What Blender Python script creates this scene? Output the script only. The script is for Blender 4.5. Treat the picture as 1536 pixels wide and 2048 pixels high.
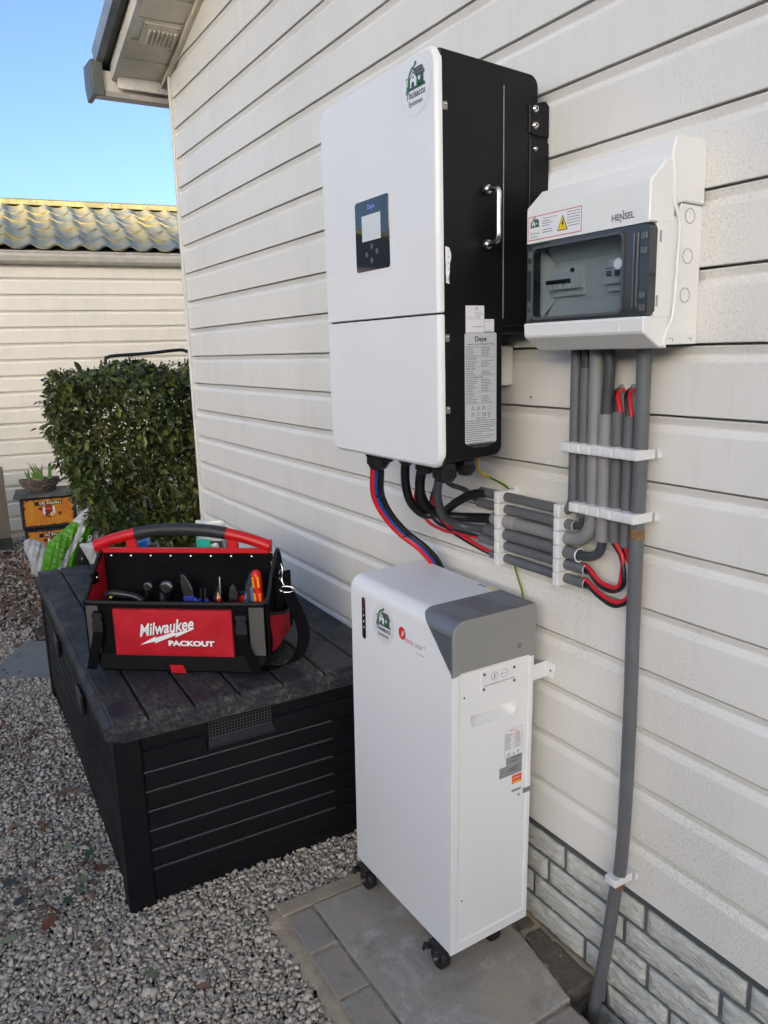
import bpy, bmesh, math, random
import numpy as np
from mathutils import Vector, Matrix, Euler
from math import sin, cos, pi, radians, sqrt
random.seed(7); RNG = np.random.default_rng(11)
for o in list(bpy.data.objects): bpy.data.objects.remove(o)
SC = bpy.context.scene
COL = SC.collection

# ---------------------------------------------------------------- camera, sky, sun, exposure
cam = bpy.data.objects.new('camera', bpy.data.cameras.new('camera')); COL.objects.link(cam); SC.camera = cam
def _cam():
    a, b, c = -0.5375, -0.2057, 0.0277
    Rz = Matrix.Rotation(a, 3, 'Z'); Rx = Matrix.Rotation(b, 3, 'X'); Ry = Matrix.Rotation(c, 3, 'Y')
    R = Rz @ Rx @ Ry                       # columns: right, forward, up
    M = Matrix.Identity(4)
    for i in range(3):
        M[i][0] = R[i][0]; M[i][1] = R[i][2]; M[i][2] = -R[i][1]
    M[0][3], M[1][3], M[2][3] = -1.04434, 0.0, 1.26199
    cam.matrix_world = M
_cam()
cam.data.sensor_fit = 'HORIZONTAL'; cam.data.sensor_width = 36; cam.data.lens = 1553.64 / 1536 * 36
cam.data.clip_start = .02; cam.data.clip_end = 500
SC.render.resolution_x = 768; SC.render.resolution_y = 1024
SUN_EL = radians(7.0); SUN_AZ = (-0.723, -0.691)      # horizontal direction towards the sun
W = bpy.data.worlds.new('World'); SC.world = W; W.use_nodes = True
wn = W.node_tree; wn.nodes.clear()
sky = wn.nodes.new('ShaderNodeTexSky'); sky.sky_type = 'NISHITA'; sky.sun_disc = False
sky.sun_elevation = SUN_EL; sky.sun_rotation = math.atan2(SUN_AZ[0], SUN_AZ[1])
sky.air_density = .5; sky.dust_density = 2.8; sky.ozone_density = 1.6
bg = wn.nodes.new('ShaderNodeBackground'); bg.inputs[1].default_value = .15
wo = wn.nodes.new('ShaderNodeOutputWorld')
wn.links.new(sky.outputs[0], bg.inputs[0]); wn.links.new(bg.outputs[0], wo.inputs[0])
sun = bpy.data.objects.new('sun', bpy.data.lights.new('sun', 'SUN')); COL.objects.link(sun)
sun.data.energy = 3.0; sun.data.angle = radians(.5); sun.data.color = (1, .86, .66)
sd = Vector((SUN_AZ[0] * cos(SUN_EL), SUN_AZ[1] * cos(SUN_EL), sin(SUN_EL))).normalized()
sun.rotation_euler = sd.to_track_quat('Z', 'Y').to_euler(); sun.location = (3, -3, 6)
SC.view_settings.view_transform = 'Standard'; SC.view_settings.look = 'None'
SC.view_settings.gamma = 1; SC.view_settings.use_curve_mapping = False
SC.view_settings.exposure = 1.76

# ---------------------------------------------------------------- materials
MATS = {}
def mat(name, col, rough=.5, metal=0., spec=.5, mott=0., mscale=8., mcol=None, bump=0., bscale=60., bdist=.002,
        stretch=(1, 1, 1), island=0., coat=0., speck=None, trans=0., ior=1.45, alpha=1.):
    if name in MATS: return MATS[name]
    m = bpy.data.materials.new(name); m.use_nodes = True; nt = m.node_tree; N = nt.nodes; L = nt.links
    b = N['Principled BSDF']
    b.inputs['Roughness'].default_value = rough; b.inputs['Metallic'].default_value = metal
    b.inputs['Specular IOR Level'].default_value = spec; b.inputs['Coat Weight'].default_value = coat
    b.inputs['Transmission Weight'].default_value = trans; b.inputs['IOR'].default_value = ior
    b.inputs['Alpha'].default_value = alpha
    g = N.new('ShaderNodeNewGeometry'); mp = N.new('ShaderNodeMapping'); mp.inputs['Scale'].default_value = stretch
    L.new(g.outputs['Position'], mp.inputs['Vector'])
    def noise(scale, detail=4, rg=.6):
        n = N.new('ShaderNodeTexNoise'); n.inputs['Scale'].default_value = scale; n.inputs['Detail'].default_value = detail
        n.inputs['Roughness'].default_value = rg; L.new(mp.outputs[0], n.inputs['Vector']); return n
    def ramp(src, a, c, b_=0., d=1.):
        r = N.new('ShaderNodeMapRange'); r.inputs['From Min'].default_value = a; r.inputs['From Max'].default_value = c
        r.inputs['To Min'].default_value = b_; r.inputs['To Max'].default_value = d; L.new(src, r.inputs['Value']); return r.outputs[0]
    def mix(f, A, B):
        x = N.new('ShaderNodeMix'); x.data_type = 'RGBA'
        if isinstance(f, float): x.inputs[0].default_value = f
        else: L.new(f, x.inputs[0])
        for i, v in ((6, A), (7, B)):
            if isinstance(v, tuple): x.inputs[i].default_value = (*v[:3], 1)
            else: L.new(v, x.inputs[i])
        return x.outputs[2]
    c = tuple(col)
    if island:
        lo = tuple(max(0, k * (1 - island)) for k in col); hi = tuple(min(1, k * (1 + island)) for k in col)
        c = mix(g.outputs['Random Per Island'], lo, hi)
    if mott:
        n = noise(mscale); mc = mcol or tuple(k * (1 - mott) for k in col)
        f = ramp(n.outputs[0], .38, .68, 0, 1 if mcol is None else mott)
        c = mix(f, c, mc)
    if speck:
        sc, th, scol, amt = speck
        n = noise(sc, 6, .7); f = ramp(n.outputs[0], th, th + .07, 0, amt); c = mix(f, c, scol)
    if isinstance(c, tuple): b.inputs['Base Color'].default_value = (*c, 1)
    else: L.new(c, b.inputs['Base Color'])
    if bump:
        n = noise(bscale, 5, .6); bn = N.new('ShaderNodeBump'); bn.inputs['Strength'].default_value = bump
        bn.inputs['Distance'].default_value = bdist; L.new(n.outputs[0], bn.inputs['Height']); L.new(bn.outputs[0], b.inputs['Normal'])
        rr = ramp(noise(bscale * .3).outputs[0], .3, .7, max(.02, rough - .08), min(1, rough + .08)); L.new(rr, b.inputs['Roughness'])
    MATS[name] = m; return m

def siding_mat(name, base, warm=0.):
    """white pvc cladding: vertical grime film, algae specks gathering in patches and below the grooves"""
    m = mat(name, base, .38)
    nt = m.node_tree; N = nt.nodes; L = nt.links; b = N['Principled BSDF']
    g = N.new('ShaderNodeNewGeometry')
    def mapped(s):
        mp = N.new('ShaderNodeMapping'); mp.inputs['Scale'].default_value = s; L.new(g.outputs['Position'], mp.inputs[0]); return mp.outputs[0]
    def noise(sc, v, d=5, r=.65):
        n = N.new('ShaderNodeTexNoise'); n.inputs['Scale'].default_value = sc; n.inputs['Detail'].default_value = d
        n.inputs['Roughness'].default_value = r; L.new(v, n.inputs['Vector']); return n.outputs[0]
    def rng(s, a, c, x=0., y=1.):
        r = N.new('ShaderNodeMapRange'); r.inputs[1].default_value = a; r.inputs[2].default_value = c
        r.inputs[3].default_value = x; r.inputs[4].default_value = y; L.new(s, r.inputs[0]); return r.outputs[0]
    def mul(a, c):
        x = N.new('ShaderNodeMath'); x.operation = 'MULTIPLY'
        for i, v in ((0, a), (1, c)):
            if isinstance(v, float): x.inputs[i].default_value = v
            else: L.new(v, x.inputs[i])
        return x.outputs[0]
    def mix(f, A, B):
        x = N.new('ShaderNodeMix'); x.data_type = 'RGBA'; L.new(f, x.inputs[0])
        for i, v in ((6, A), (7, B)):
            if isinstance(v, tuple): x.inputs[i].default_value = (*v, 1)
            else: L.new(v, x.inputs[i])
        return x.outputs[2]
    iso = mapped((1, 1, 1)); vert = mapped((1, 1, .25))
    grime = rng(noise(9, vert), .42, .72)
    c = mix(mul(grime, .28), base, tuple(k * .84 for k in base))
    patch = rng(noise(2.1, iso, 3), .47, .66)
    specks = rng(noise(230, iso, 4, .8), .50, .66)
    c = mix(mul(mul(specks, patch), .6), c, (.28, .30, .22))
    fine = rng(noise(300, iso, 3, .8), .62, .72)
    c = mix(mul(fine, .25), c, (.36, .35, .29))
    streak = rng(noise(34, mapped((1, 1, .06)), 4), .56, .74)
    c = mix(mul(streak, .13), c, (.40, .40, .34))
    L.new(c, b.inputs['Base Color'])
    L.new(rng(noise(60, iso), .3, .7, .28, .5), b.inputs['Roughness'])
    bn = N.new('ShaderNodeBump'); bn.inputs['Strength'].default_value = .25; bn.inputs['Distance'].default_value = .0012
    L.new(noise(55, mapped((1, .35, 1)), 6, .6), bn.inputs['Height']); L.new(bn.outputs[0], b.inputs['Normal'])
    return m
SIDING = siding_mat('off_white_cladding', (.73, .712, .67))
SIDING2 = siding_mat('cream_cladding', (.87, .80, .67))
CREAM = mat('cream_trim', (.72, .68, .58), .4, mott=.5, mscale=6, mcol=(.44, .41, .33), bump=.1)
WHITE_PLASTIC = mat('white_plastic', (.77, .77, .77), .30, mott=.03, mscale=5)
GREY_PLASTIC = mat('light_grey_plastic', (.76, .76, .735), .42, bump=.05, bscale=600, bdist=.0004)
CLAMP = mat('clamp_plastic', (.68, .68, .67), .5, bump=.05, bscale=300)
POWDER = mat('white_powder_coat', (.76, .765, .77), .36, bump=.12, bscale=1400, bdist=.0003)
BLACKP = mat('black_powder_coat', (.0060, .0060, .0068), .42, spec=.32, bump=.12, bscale=1600, bdist=.0003, mott=.3, mscale=4)
BLACKPL = mat('black_plastic', (.014, .014, .016), .33)
RUBBER = mat('black_rubber', (.012, .012, .013), .55, bump=.1)
STEEL = mat('bright_steel', (.72, .71, .69), .16, metal=1)
DSTEEL = mat('dark_steel', (.22, .22, .225), .28, metal=1)
SILVER = mat('silver_grey_paint', (.20, .21, .225), .36, metal=.35, bump=.05, bscale=1500, bdist=.0002)
GREYP = mat('grey_enamel', (.25, .25, .24), .42, bump=.06, bscale=1500, bdist=.0002)
CONDUIT = mat('grey_pvc_conduit', (.125, .13, .136), .33, mott=.18, mscale=12)
CONDUIT_L = mat('light_grey_pvc_conduit', (.23, .23, .23), .38, mott=.15, mscale=12)
CABLEG = mat('grey_cable_jacket', (.055, .062, .068), .38, mott=.3, mscale=30)
CABLEK = mat('black_cable_jacket', (.010, .010, .011), .35)
CABLER = mat('red_cable_jacket', (.52, .012, .022), .36)
CABLEB = mat('blue_cable_jacket', (.010, .055, .25), .36)
CABLEY = mat('yellow_earth_wire', (.62, .42, .02), .4)
CABLEGN = mat('green_earth_stripe', (.02, .16, .03), .4)
RUST = mat('rust_brown_stain', (.12, .055, .02), .7, mott=.6, mscale=80, mcol=(.30, .20, .10))
RED = mat('red_plastic', (.52, .008, .012), .38)
REDF = mat('red_fabric', (.50, .004, .016), .75, bump=.35, bscale=900, bdist=.0006, mott=.2, mscale=9)
BLACKF = mat('black_fabric', (.0055, .0055, .0065), .9, bump=.5, bscale=800, bdist=.001, mott=.4, mscale=10, spec=.12)
GREYF = mat('dark_grey_fabric', (.085, .08, .072), .9, bump=.4, bscale=900, bdist=.001)
INK = mat('black_ink', (.012, .012, .014), .5)
GINK = mat('grey_ink', (.16, .165, .17), .5)
LINK = mat('faint_print', (.30, .30, .31), .5)
WINK = mat('white_print', (.80, .80, .80), .5)
PAPER = mat('white_label', (.76, .76, .78), .4)
ALUL = mat('silver_label', (.58, .59, .60), .36, metal=.15)
NAVY = mat('navy_print', (.025, .04, .07), .5)
GREEN = mat('green_print', (.035, .17, .05), .5)
ORANGE = mat('orange_print', (.72, .10, .02), .45)
REDINK = mat('red_print', (.55, .02, .05), .5)
YELLOW = mat('yellow_print', (.80, .58, .01), .45)
BLUEINK = mat('blue_print', (.06, .12, .60), .5)
GLASSK = mat('black_glass', (.012, .012, .014), .04, spec=.7, coat=.5)
LCD = mat('display_film', (.62, .66, .66), .15)
MORTAR = mat('grey_joint', (.13, .15, .16), .8, mott=.3, mscale=14)
BRICK = mat('white_grey_moulded_brick', (.64, .64, .60), .42, mott=.5, mscale=60, mcol=(.34, .35, .29), bump=1., bscale=75, bdist=.010, stretch=(1, .45, 1.5))
BOXM = mat('anthracite_box_resin', (.0075, .008, .010), .5, spec=.28, mott=.3, mscale=5, bump=.5, bscale=16, bdist=.0015, stretch=(1, .35, 2.2),
           speck=(55, .68, (.07, .065, .055), .5))
BOXGROOVE = mat('anthracite_groove_bead', (.085, .083, .08), .35)
def lid_mat():
    m = mat('anthracite_lid_resin', (.022, .025, .031), .36, spec=.35)
    nt = m.node_tree; N = nt.nodes; L = nt.links; b = N['Principled BSDF']; g = N.new('ShaderNodeNewGeometry')
    def mp(s):
        x = N.new('ShaderNodeMapping'); x.inputs['Scale'].default_value = s; L.new(g.outputs['Position'], x.inputs[0]); return x.outputs[0]
    def noise(sc, v, d=5, r=.65, dist=0.):
        n = N.new('ShaderNodeTexNoise'); n.inputs['Scale'].default_value = sc; n.inputs['Detail'].default_value = d
        n.inputs['Roughness'].default_value = r; n.inputs['Distortion'].default_value = dist; L.new(v, n.inputs['Vector']); return n.outputs[0]
    def rng(s, a, c, x=0., y=1.):
        r = N.new('ShaderNodeMapRange'); r.inputs[1].default_value = a; r.inputs[2].default_value = c
        r.inputs[3].default_value = x; r.inputs[4].default_value = y; L.new(s, r.inputs[0]); return r.outputs[0]
    # sawn grain
    w = N.new('ShaderNodeTexWave'); w.wave_type = 'BANDS'; w.bands_direction = 'X'; w.inputs['Scale'].default_value = 14
    w.inputs['Distortion'].default_value = 9; w.inputs['Detail'].default_value = 2; w.inputs['Detail Scale'].default_value = .7
    L.new(mp((1, .22, 1)), w.inputs['Vector'])
    bn = N.new('ShaderNodeBump'); bn.inputs['Strength'].default_value = .35; bn.inputs['Distance'].default_value = .0009
    L.new(w.outputs[1], bn.inputs['Height']); L.new(bn.outputs[0], b.inputs['Normal'])
    # pale bird dirt and moss dust on the near end, thinning out towards the back
    sep = N.new('ShaderNodeSeparateXYZ'); L.new(g.outputs['Position'], sep.inputs[0])
    near = rng(sep.outputs[1], 2.05, 1.70, .0, .85)
    d1 = rng(noise(9, mp((1, 1, 1)), 6, .7), .40, .60); d2 = rng(noise(95, mp((1, .6, 1)), 5, .8), .45, .62)
    x = N.new('ShaderNodeMath'); x.operation = 'MULTIPLY'; L.new(d1, x.inputs[0]); L.new(d2, x.inputs[1])
    y = N.new('ShaderNodeMath'); y.operation = 'MULTIPLY'; L.new(x.outputs[0], y.inputs[0]); L.new(near, y.inputs[1])
    mx = N.new('ShaderNodeMix'); mx.data_type = 'RGBA'; L.new(y.outputs[0], mx.inputs[0])
    mx.inputs[6].default_value = (.022, .025, .031, 1); mx.inputs[7].default_value = (.21, .19, .145, 1)
    mx2 = N.new('ShaderNodeMix'); mx2.data_type = 'RGBA'; L.new(rng(d1, 0, 1, 0, .3), mx2.inputs[0]); L.new(mx.outputs[2], mx2.inputs[6])
    mx2.inputs[7].default_value = (.026, .026, .024, 1)
    L.new(mx2.outputs[2], b.inputs['Base Color']); L.new(rng(d1, 0, 1, .42, .7), b.inputs['Roughness'])
    return m
LID = lid_mat()
GROUND = mat('grit_and_sand', (.17, .15, .125), .95, mott=.6, mscale=60, bump=.9, bscale=90, bdist=.01, speck=(160, .55, (.30, .29, .27), .8))
SAND = mat('dry_brushed_sand', (.42, .34, .24), .95, mott=.5, mscale=14, mcol=(.27, .23, .18), bump=.8, bscale=160, bdist=.004)
CHIP = mat('grey_stone_chip', (.54, .475, .39), .95, spec=.15, island=.32, mott=.3, mscale=70, mcol=(.37, .315, .23), bump=.3, bscale=240, bdist=.002)
def paver_mat(name, grey, sand, pale, sc, sandy):
    """worn concrete: cloudy pale bloom, sand rubbed in, dark stains, fine grain"""
    m = mat(name, grey, .9, spec=.25); nt = m.node_tree; N = nt.nodes; L = nt.links; b = N['Principled BSDF']; g = N.new('ShaderNodeNewGeometry')
    def noise(sc, d=5, r=.65, dist=0.):
        n = N.new('ShaderNodeTexNoise'); n.inputs['Scale'].default_value = sc; n.inputs['Detail'].default_value = d; n.inputs['Roughness'].default_value = r
        n.inputs['Distortion'].default_value = dist; L.new(g.outputs['Position'], n.inputs['Vector']); return n.outputs[0]
    def rng(s, a, c, x=0., y=1.):
        r = N.new('ShaderNodeMapRange'); r.inputs[1].default_value = a; r.inputs[2].default_value = c; r.inputs[3].default_value = x; r.inputs[4].default_value = y; L.new(s, r.inputs[0]); return r.outputs[0]
    def mix(f, A, B, mode='MIX'):
        x = N.new('ShaderNodeMix'); x.data_type = 'RGBA'; x.blend_type = mode; L.new(f, x.inputs[0])
        for i, v in ((6, A), (7, B)):
            if isinstance(v, tuple): x.inputs[i].default_value = (*v, 1)
            else: L.new(v, x.inputs[i])
        return x.outputs[2]
    c = mix(rng(noise(sc, 6, .7, .6), .44, .66), grey, sand) if sandy else mix(rng(noise(sc, 6, .7, .6), .50, .70, 0, .7), grey, sand)
    c = mix(rng(noise(sc * 1.7, 7, .75, 1.2), .50, .68, 0, .85), c, pale)
    c = mix(rng(noise(sc * 2.6, 5, .7), .56, .70, 0, .65), c, tuple(k * .45 for k in grey))
    c = mix(rng(noise(420, 3, .8), .35, .65, 0, .35), c, tuple(k * 1.5 for k in grey))
    c = mix(rng(noise(260, 2, .8), .62, .70, 0, .6), c, (.05, .045, .04))
    L.new(c, b.inputs['Base Color'])
    bn = N.new('ShaderNodeBump'); bn.inputs['Strength'].default_value = .7; bn.inputs['Distance'].default_value = .0022; L.new(noise(150, 6, .75), bn.inputs['Height']); L.new(bn.outputs[0], b.inputs['Normal']); return m
SLAB = paver_mat('stained_concrete_slab', (.31, .288, .25), (.39, .325, .235), (.55, .54, .53), 4.0, True)
PAVE = paver_mat('worn_concrete_paver', (.28, .255, .22), (.33, .27, .19), (.30, .30, .295), 12, True)
SLAB2 = mat('old_grey_step_slab', (.24, .24, .22), .9, mott=.5, mscale=9, mcol=(.17, .17, .15), bump=.4, bscale=90)
LEAFD = mat('laurel_leaf', (.052, .078, .020), .4, island=.7, mott=.6, mscale=9, mcol=(.115, .110, .026), spec=.45)
LEAFY = mat('yellowing_laurel_leaf', (.13, .15, .025), .4, island=.4)
TWIG = mat('red_brown_twig', (.10, .045, .028), .7, mott=.3)
SHOOT = mat('bulb_shoot_leaf', (.10, .20, .035), .45, island=.3, mott=.4, mscale=20, mcol=(.19, .27, .07))
WICKER = mat('weathered_wicker', (.16, .125, .10), .8, mott=.6, mscale=40, bump=.4, bscale=200, island=.3)
SOIL = mat('dark_soil', (.035, .025, .018), .95, bump=.8, bscale=120)
DEAD = mat('brown_dead_leaf', (.16, .085, .05), .7, island=.5, mott=.5, mscale=60, mcol=(.24, .16, .11))
DEADG = mat('fallen_green_leaf', (.10, .14, .06), .6, island=.5, mott=.4, mscale=60)
WOOD = mat('weathered_board', (.25, .20, .15), .8, mott=.5, mscale=10, stretch=(1, 1, .1), bump=.4, bscale=60)
WOODG = mat('green_grey_board', (.13, .14, .12), .8, mott=.5, mscale=14, bump=.4, bscale=60)
CRATEK = mat('black_crate_plastic', (.018, .018, .020), .5, bump=.2)
CRATEP = mat('scorched_yellow_print', (.72, .30, .02), .45, mott=.6, mscale=14, mcol=(.62, .12, .02))
CRATEB = mat('scorched_brown_print', (.16, .03, .01), .5)
DARKRED = mat('dark_red_print', (.22, .012, .014), .5)
BAGG = mat('green_sack_film', (.10, .36, .012), .28, mott=.25, mscale=9, bump=.2, bscale=40, bdist=.01)
BAGW = mat('white_sack_film', (.66, .67, .68), .26, mott=.3, mscale=14, bump=.4, bscale=34, bdist=.012)
TILE = mat('blue_grey_roof_tile', (.22, .24, .235), .5, mott=.9, mscale=4, mcol=(.50, .40, .13), bump=.15, bscale=60, speck=(26, .55, (.45, .36, .12), .55))
RIDGE = mat('yellowed_ridge_metal', (.36, .32, .14), .5, mott=.5, mscale=8)
GUTTER = mat('white_gutter', (.62, .58, .50), .4, mott=.5, mscale=12, mcol=(.42, .36, .28))
DGREEN = mat('dark_green_grey_gutter', (.075, .085, .075), .4, mott=.5, mscale=12, mcol=(.16, .16, .13))
ZINC = mat('blue_grey_zinc', (.26, .29, .32), .4, metal=.3, mott=.3, mscale=9)
FASCIA = mat('stained_white_fascia', (.62, .60, .58), .5, mott=.6, mscale=9, mcol=(.42, .40, .34), speck=(60, .58, (.20, .19, .14), .6))
SMOKE = mat('smoked_clear_plastic', (.10, .105, .11), .08, trans=.9, ior=1.3)
PANE = mat('smoked_window_pane', (.52, .57, .59), .03, trans=1., ior=1.08)
PERF = mat('dark_perforated_trim', (.26, .28, .31), .35, metal=.4)
TEAL = mat('teal_plastic', (.02, .42, .33), .4)
BLUEP = mat('blue_plastic', (.02, .20, .62), .4)
BLUEG = mat('blue_grip', (.02, .04, .30), .4)
SLATE = mat('slate_blue_grip', (.10, .13, .25), .45)
YEL = mat('orange_yellow_grip', (.80, .33, .01), .4)
REDG = mat('red_grip', (.60, .02, .012), .35)
PENW = mat('sharpened_wood', (.62, .36, .22), .6)
CLEARB = mat('clear_poly_bag', (.55, .58, .58), .2, mott=.3, mscale=40)

# ---------------------------------------------------------------- mesh helpers
ORG = {}
def tagset(o, label=None, cat=None, group=None, kind=None):
    if label: o['label'] = label
    if cat: o['category'] = cat
    if group: o['group'] = group
    if kind: o['kind'] = kind
def thing(name, label, cat, loc=(0, 0, 0), rot=None, group=None, local=False):
    o = bpy.data.objects.new(name, None); COL.objects.link(o); o.empty_display_size = .05
    o.location = loc
    if rot is not None: o.rotation_euler = rot
    tagset(o, label, cat, group)
    ORG[o.name] = Vector((0, 0, 0)) if local else Vector(loc)
    return o
class MB:
    def __init__(s): s.v = []; s.f = []; s.m = []; s.s = []
    def add(s, v, f, m=0, sm=False):
        b = len(s.v); s.v += [tuple(p) for p in v]; s.f += [tuple(i + b for i in q) for q in f]
        s.m += [m] * len(f); s.s += [sm] * len(f)
    def loft(s, rings, caps=(True, True), m=0, sm=False, closed=True, capm=None):
        n = len(rings[0]); v = [p for r in rings for p in r]; f = []
        for k in range(len(rings) - 1):
            for i in range(n if closed else n - 1):
                j = (i + 1) % n; f.append((k * n + i, k * n + j, (k + 1) * n + j, (k + 1) * n + i))
        s.add(v, f, m, sm); cm = m if capm is None else capm
        if caps[0]: s.add(rings[0], [tuple(reversed(range(n)))], cm)
        if caps[1]: s.add(rings[-1], [tuple(range(n))], cm)
    def box(s, x0, x1, y0, y1, z0, z1, b=0., m=0):
        if b <= 0:
            v = [(x, y, z) for x in (x0, x1) for y in (y0, y1) for z in (z0, z1)]
            s.add(v, [(0, 1, 3, 2), (4, 6, 7, 5), (0, 4, 5, 1), (2, 3, 7, 6), (0, 2, 6, 4), (1, 5, 7, 3)], m); return
        def ring(z, i): return [(x0 + i, y0 + b, z), (x0 + b, y0 + i, z), (x1 - b, y0 + i, z), (x1 - i, y0 + b, z), (x1 - i, y1 - b, z), (x1 - b, y1 - i, z), (x0 + b, y1 - i, z), (x0 + i, y1 - b, z)]
        def rin(z): return [(x0 + b, y0 + b, z), (x0 + b, y0 + b, z), (x1 - b, y0 + b, z), (x1 - b, y0 + b, z), (x1 - b, y1 - b, z), (x1 - b, y1 - b, z), (x0 + b, y1 - b, z), (x0 + b, y1 - b, z)]
        def q(z): return [(x0 + b, y0 + b, z), (x1 - b, y0 + b, z), (x1 - b, y1 - b, z), (x0 + b, y1 - b, z)]
        r = [ring(z0 + b, 0), ring(z1 - b, 0)]; s.loft(r, (False, False), m)
        for (rr, z, up) in ((r[0], z0, 0), (r[1], z1, 1)):
            base = rr; t = q(z); v = base + t
            fs = [(0, 1, 8), (1, 2, 9, 8), (2, 3, 9), (3, 4, 10, 9), (4, 5, 10), (5, 6, 11, 10), (6, 7, 11), (7, 0, 8, 11), (8, 9, 10, 11)]
            s.add(v, fs if up else [tuple(reversed(k)) for k in fs], m)
    def prism(s, pts, a, b, axis, m=0, bev=0., sm=False):
        """pts 2D polygon swept between a and b along axis 'x','y','z' (pts = the two other coordinates in order)"""
        def P(p, t): return {'x': (t, p[0], p[1]), 'y': (p[0], t, p[1]), 'z': (p[0], p[1], t)}[axis]
        if bev > 0:
            ins = inset(pts, bev); sg = 1 if b > a else -1
            rings = [[P(p, a) for p in ins], [P(p, a + sg * bev) for p in pts], [P(p, b - sg * bev) for p in pts], [P(p, b) for p in ins]]
        else: rings = [[P(p, a) for p in pts], [P(p, b) for p in pts]]
        s.loft(rings, (True, True), m, sm)
    def tube(s, path, r, n=12, m=0, caps=True, sm=True, taper=None, ribs=None):
        path = [Vector(p) for p in path]; rings = []; up = None
        for i, p in enumerate(path):
            t = (path[min(i + 1, len(path) - 1)] - path[max(i - 1, 0)]).normalized()
            if up is None:
                up = t.orthogonal().normalized()
            else:
                up = (up - t * up.dot(t)).normalized()
            q = t.cross(up); rr = r if taper is None else taper(i / (len(path) - 1)) * r
            if ribs: rr *= 1 + (.12 if i % 2 else -.06)
            rings.append([tuple(p + (up * cos(a) + q * sin(a)) * rr) for a in (2 * pi * k / n for k in range(n))])
        s.loft(rings, (caps, caps), m, sm)
    def lathe(s, c, axis, prof, n=20, m=0, sm=True, caps=(True, True), hexn=None):
        """prof: list of (distance along axis, radius)"""
        c = Vector(c); ax = Vector(axis).normalized(); u = ax.orthogonal().normalized(); w = ax.cross(u); n = hexn or n
        s.loft([[tuple(c + ax * d + (u * cos(2 * pi * k / n) + w * sin(2 * pi * k / n)) * r) for k in range(n)] for d, r in prof], caps, m, sm)
    def sphere(s, c, r, n=10, m=0, sc=(1, 1, 1)):
        c = Vector(c); rings = []
        for i in range(1, n):
            th = pi * i / n
            rings.append([(c[0] + r * sc[0] * sin(th) * cos(a), c[1] + r * sc[1] * sin(th) * sin(a), c[2] - r * sc[2] * cos(th)) for a in (2 * pi * k / (2 * n) for k in range(2 * n))])
        s.loft(rings, (True, True), m, True)
    def build(s, name, mats, parent=None, label=None, cat=None, group=None, kind=None, auto=None, rec=True):
        off = ORG[parent.name] if parent is not None else Vector((0, 0, 0))
        me = bpy.data.meshes.new(name)
        me.from_pydata([(x - off[0], y - off[1], z - off[2]) for x, y, z in s.v], [], s.f)
        if not isinstance(mats, (list, tuple)): mats = [mats]
        for k in mats: me.materials.append(k)
        me.polygons.foreach_set('material_index', s.m); me.polygons.foreach_set('use_smooth', s.s)
        if rec:
            bm = bmesh.new(); bm.from_mesh(me); bmesh.ops.recalc_face_normals(bm, faces=bm.faces); bm.to_mesh(me); bm.free()
        me.update()
        o = bpy.data.objects.new(name, me); COL.objects.link(o)
        if parent is not None: o.parent = parent
        ORG[o.name] = off; tagset(o, label, cat, group, kind); return o
def inset(pts, d):
    n = len(pts); A = sum(pts[i][0] * pts[(i + 1) % n][1] - pts[(i + 1) % n][0] * pts[i][1] for i in range(n)); sg = 1 if A > 0 else -1; out = []
    for i in range(n):
        p0, p1, p2 = Vector(pts[i - 1]), Vector(pts[i]), Vector(pts[(i + 1) % n])
        a = (p1 - p0).normalized(); b = (p2 - p1).normalized(); na = Vector((-a[1], a[0])) * sg; nb = Vector((-b[1], b[0])) * sg
        k = na + nb; k = k / max(.35, (1 + na.dot(nb)))
        out.append(tuple(p1 + k * d))
    return out
def rrect(a0, a1, b0, b1, r, n=5):
    if not isinstance(r, (tuple, list)): r = (r,) * 4
    out = []
    for (cx, cy, rr, st) in ((a0 + r[0], b0 + r[0], r[0], pi), (a1 - r[1], b0 + r[1], r[1], 1.5 * pi), (a1 - r[2], b1 - r[2], r[2], 0), (a0 + r[3], b1 - r[3], r[3], .5 * pi)):
        for k in range(n + 1): out.append((cx + rr * cos(st + .5 * pi * k / n), cy + rr * sin(st + .5 * pi * k / n)))
    return out
def smooth_path(pts, seg=10):
    pts = [Vector(p) for p in pts]; out = []
    P = [pts[0] * 2 - pts[1]] + pts + [pts[-1] * 2 - pts[-2]]
    for i in range(1, len(P) - 2):
        for k in range(seg):
            t = k / seg; a, b, c, d = P[i - 1], P[i], P[i + 1], P[i + 2]
            out.append(.5 * ((2 * b) + (c - a) * t + (2 * a - 5 * b + 4 * c - d) * t * t + (3 * b - a - 3 * c + d) * t ** 3))
    out.append(pts[-1]); return out
def link_copy(src, parent, loc=None, label=None, group=None, rot=None):
    c = src.copy(); COL.objects.link(c); c.parent = parent
    if loc is not None: c.location = loc
    if rot is not None: c.rotation_euler = rot
    if label: c['label'] = label
    if group: c['group'] = group
    ORG[c.name] = ORG.get(src.name, Vector((0, 0, 0))); return c
def copy_tree(o, parent=None, loc=None, rot=None, label=None, group=None):
    c = o.copy(); COL.objects.link(c); c.parent = parent
    if loc is not None: c.location = loc
    if rot is not None: c.rotation_euler = rot
    if label: c['label'] = label
    if group: c['group'] = group
    for ch in o.children: copy_tree(ch, c)
    return c

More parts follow.
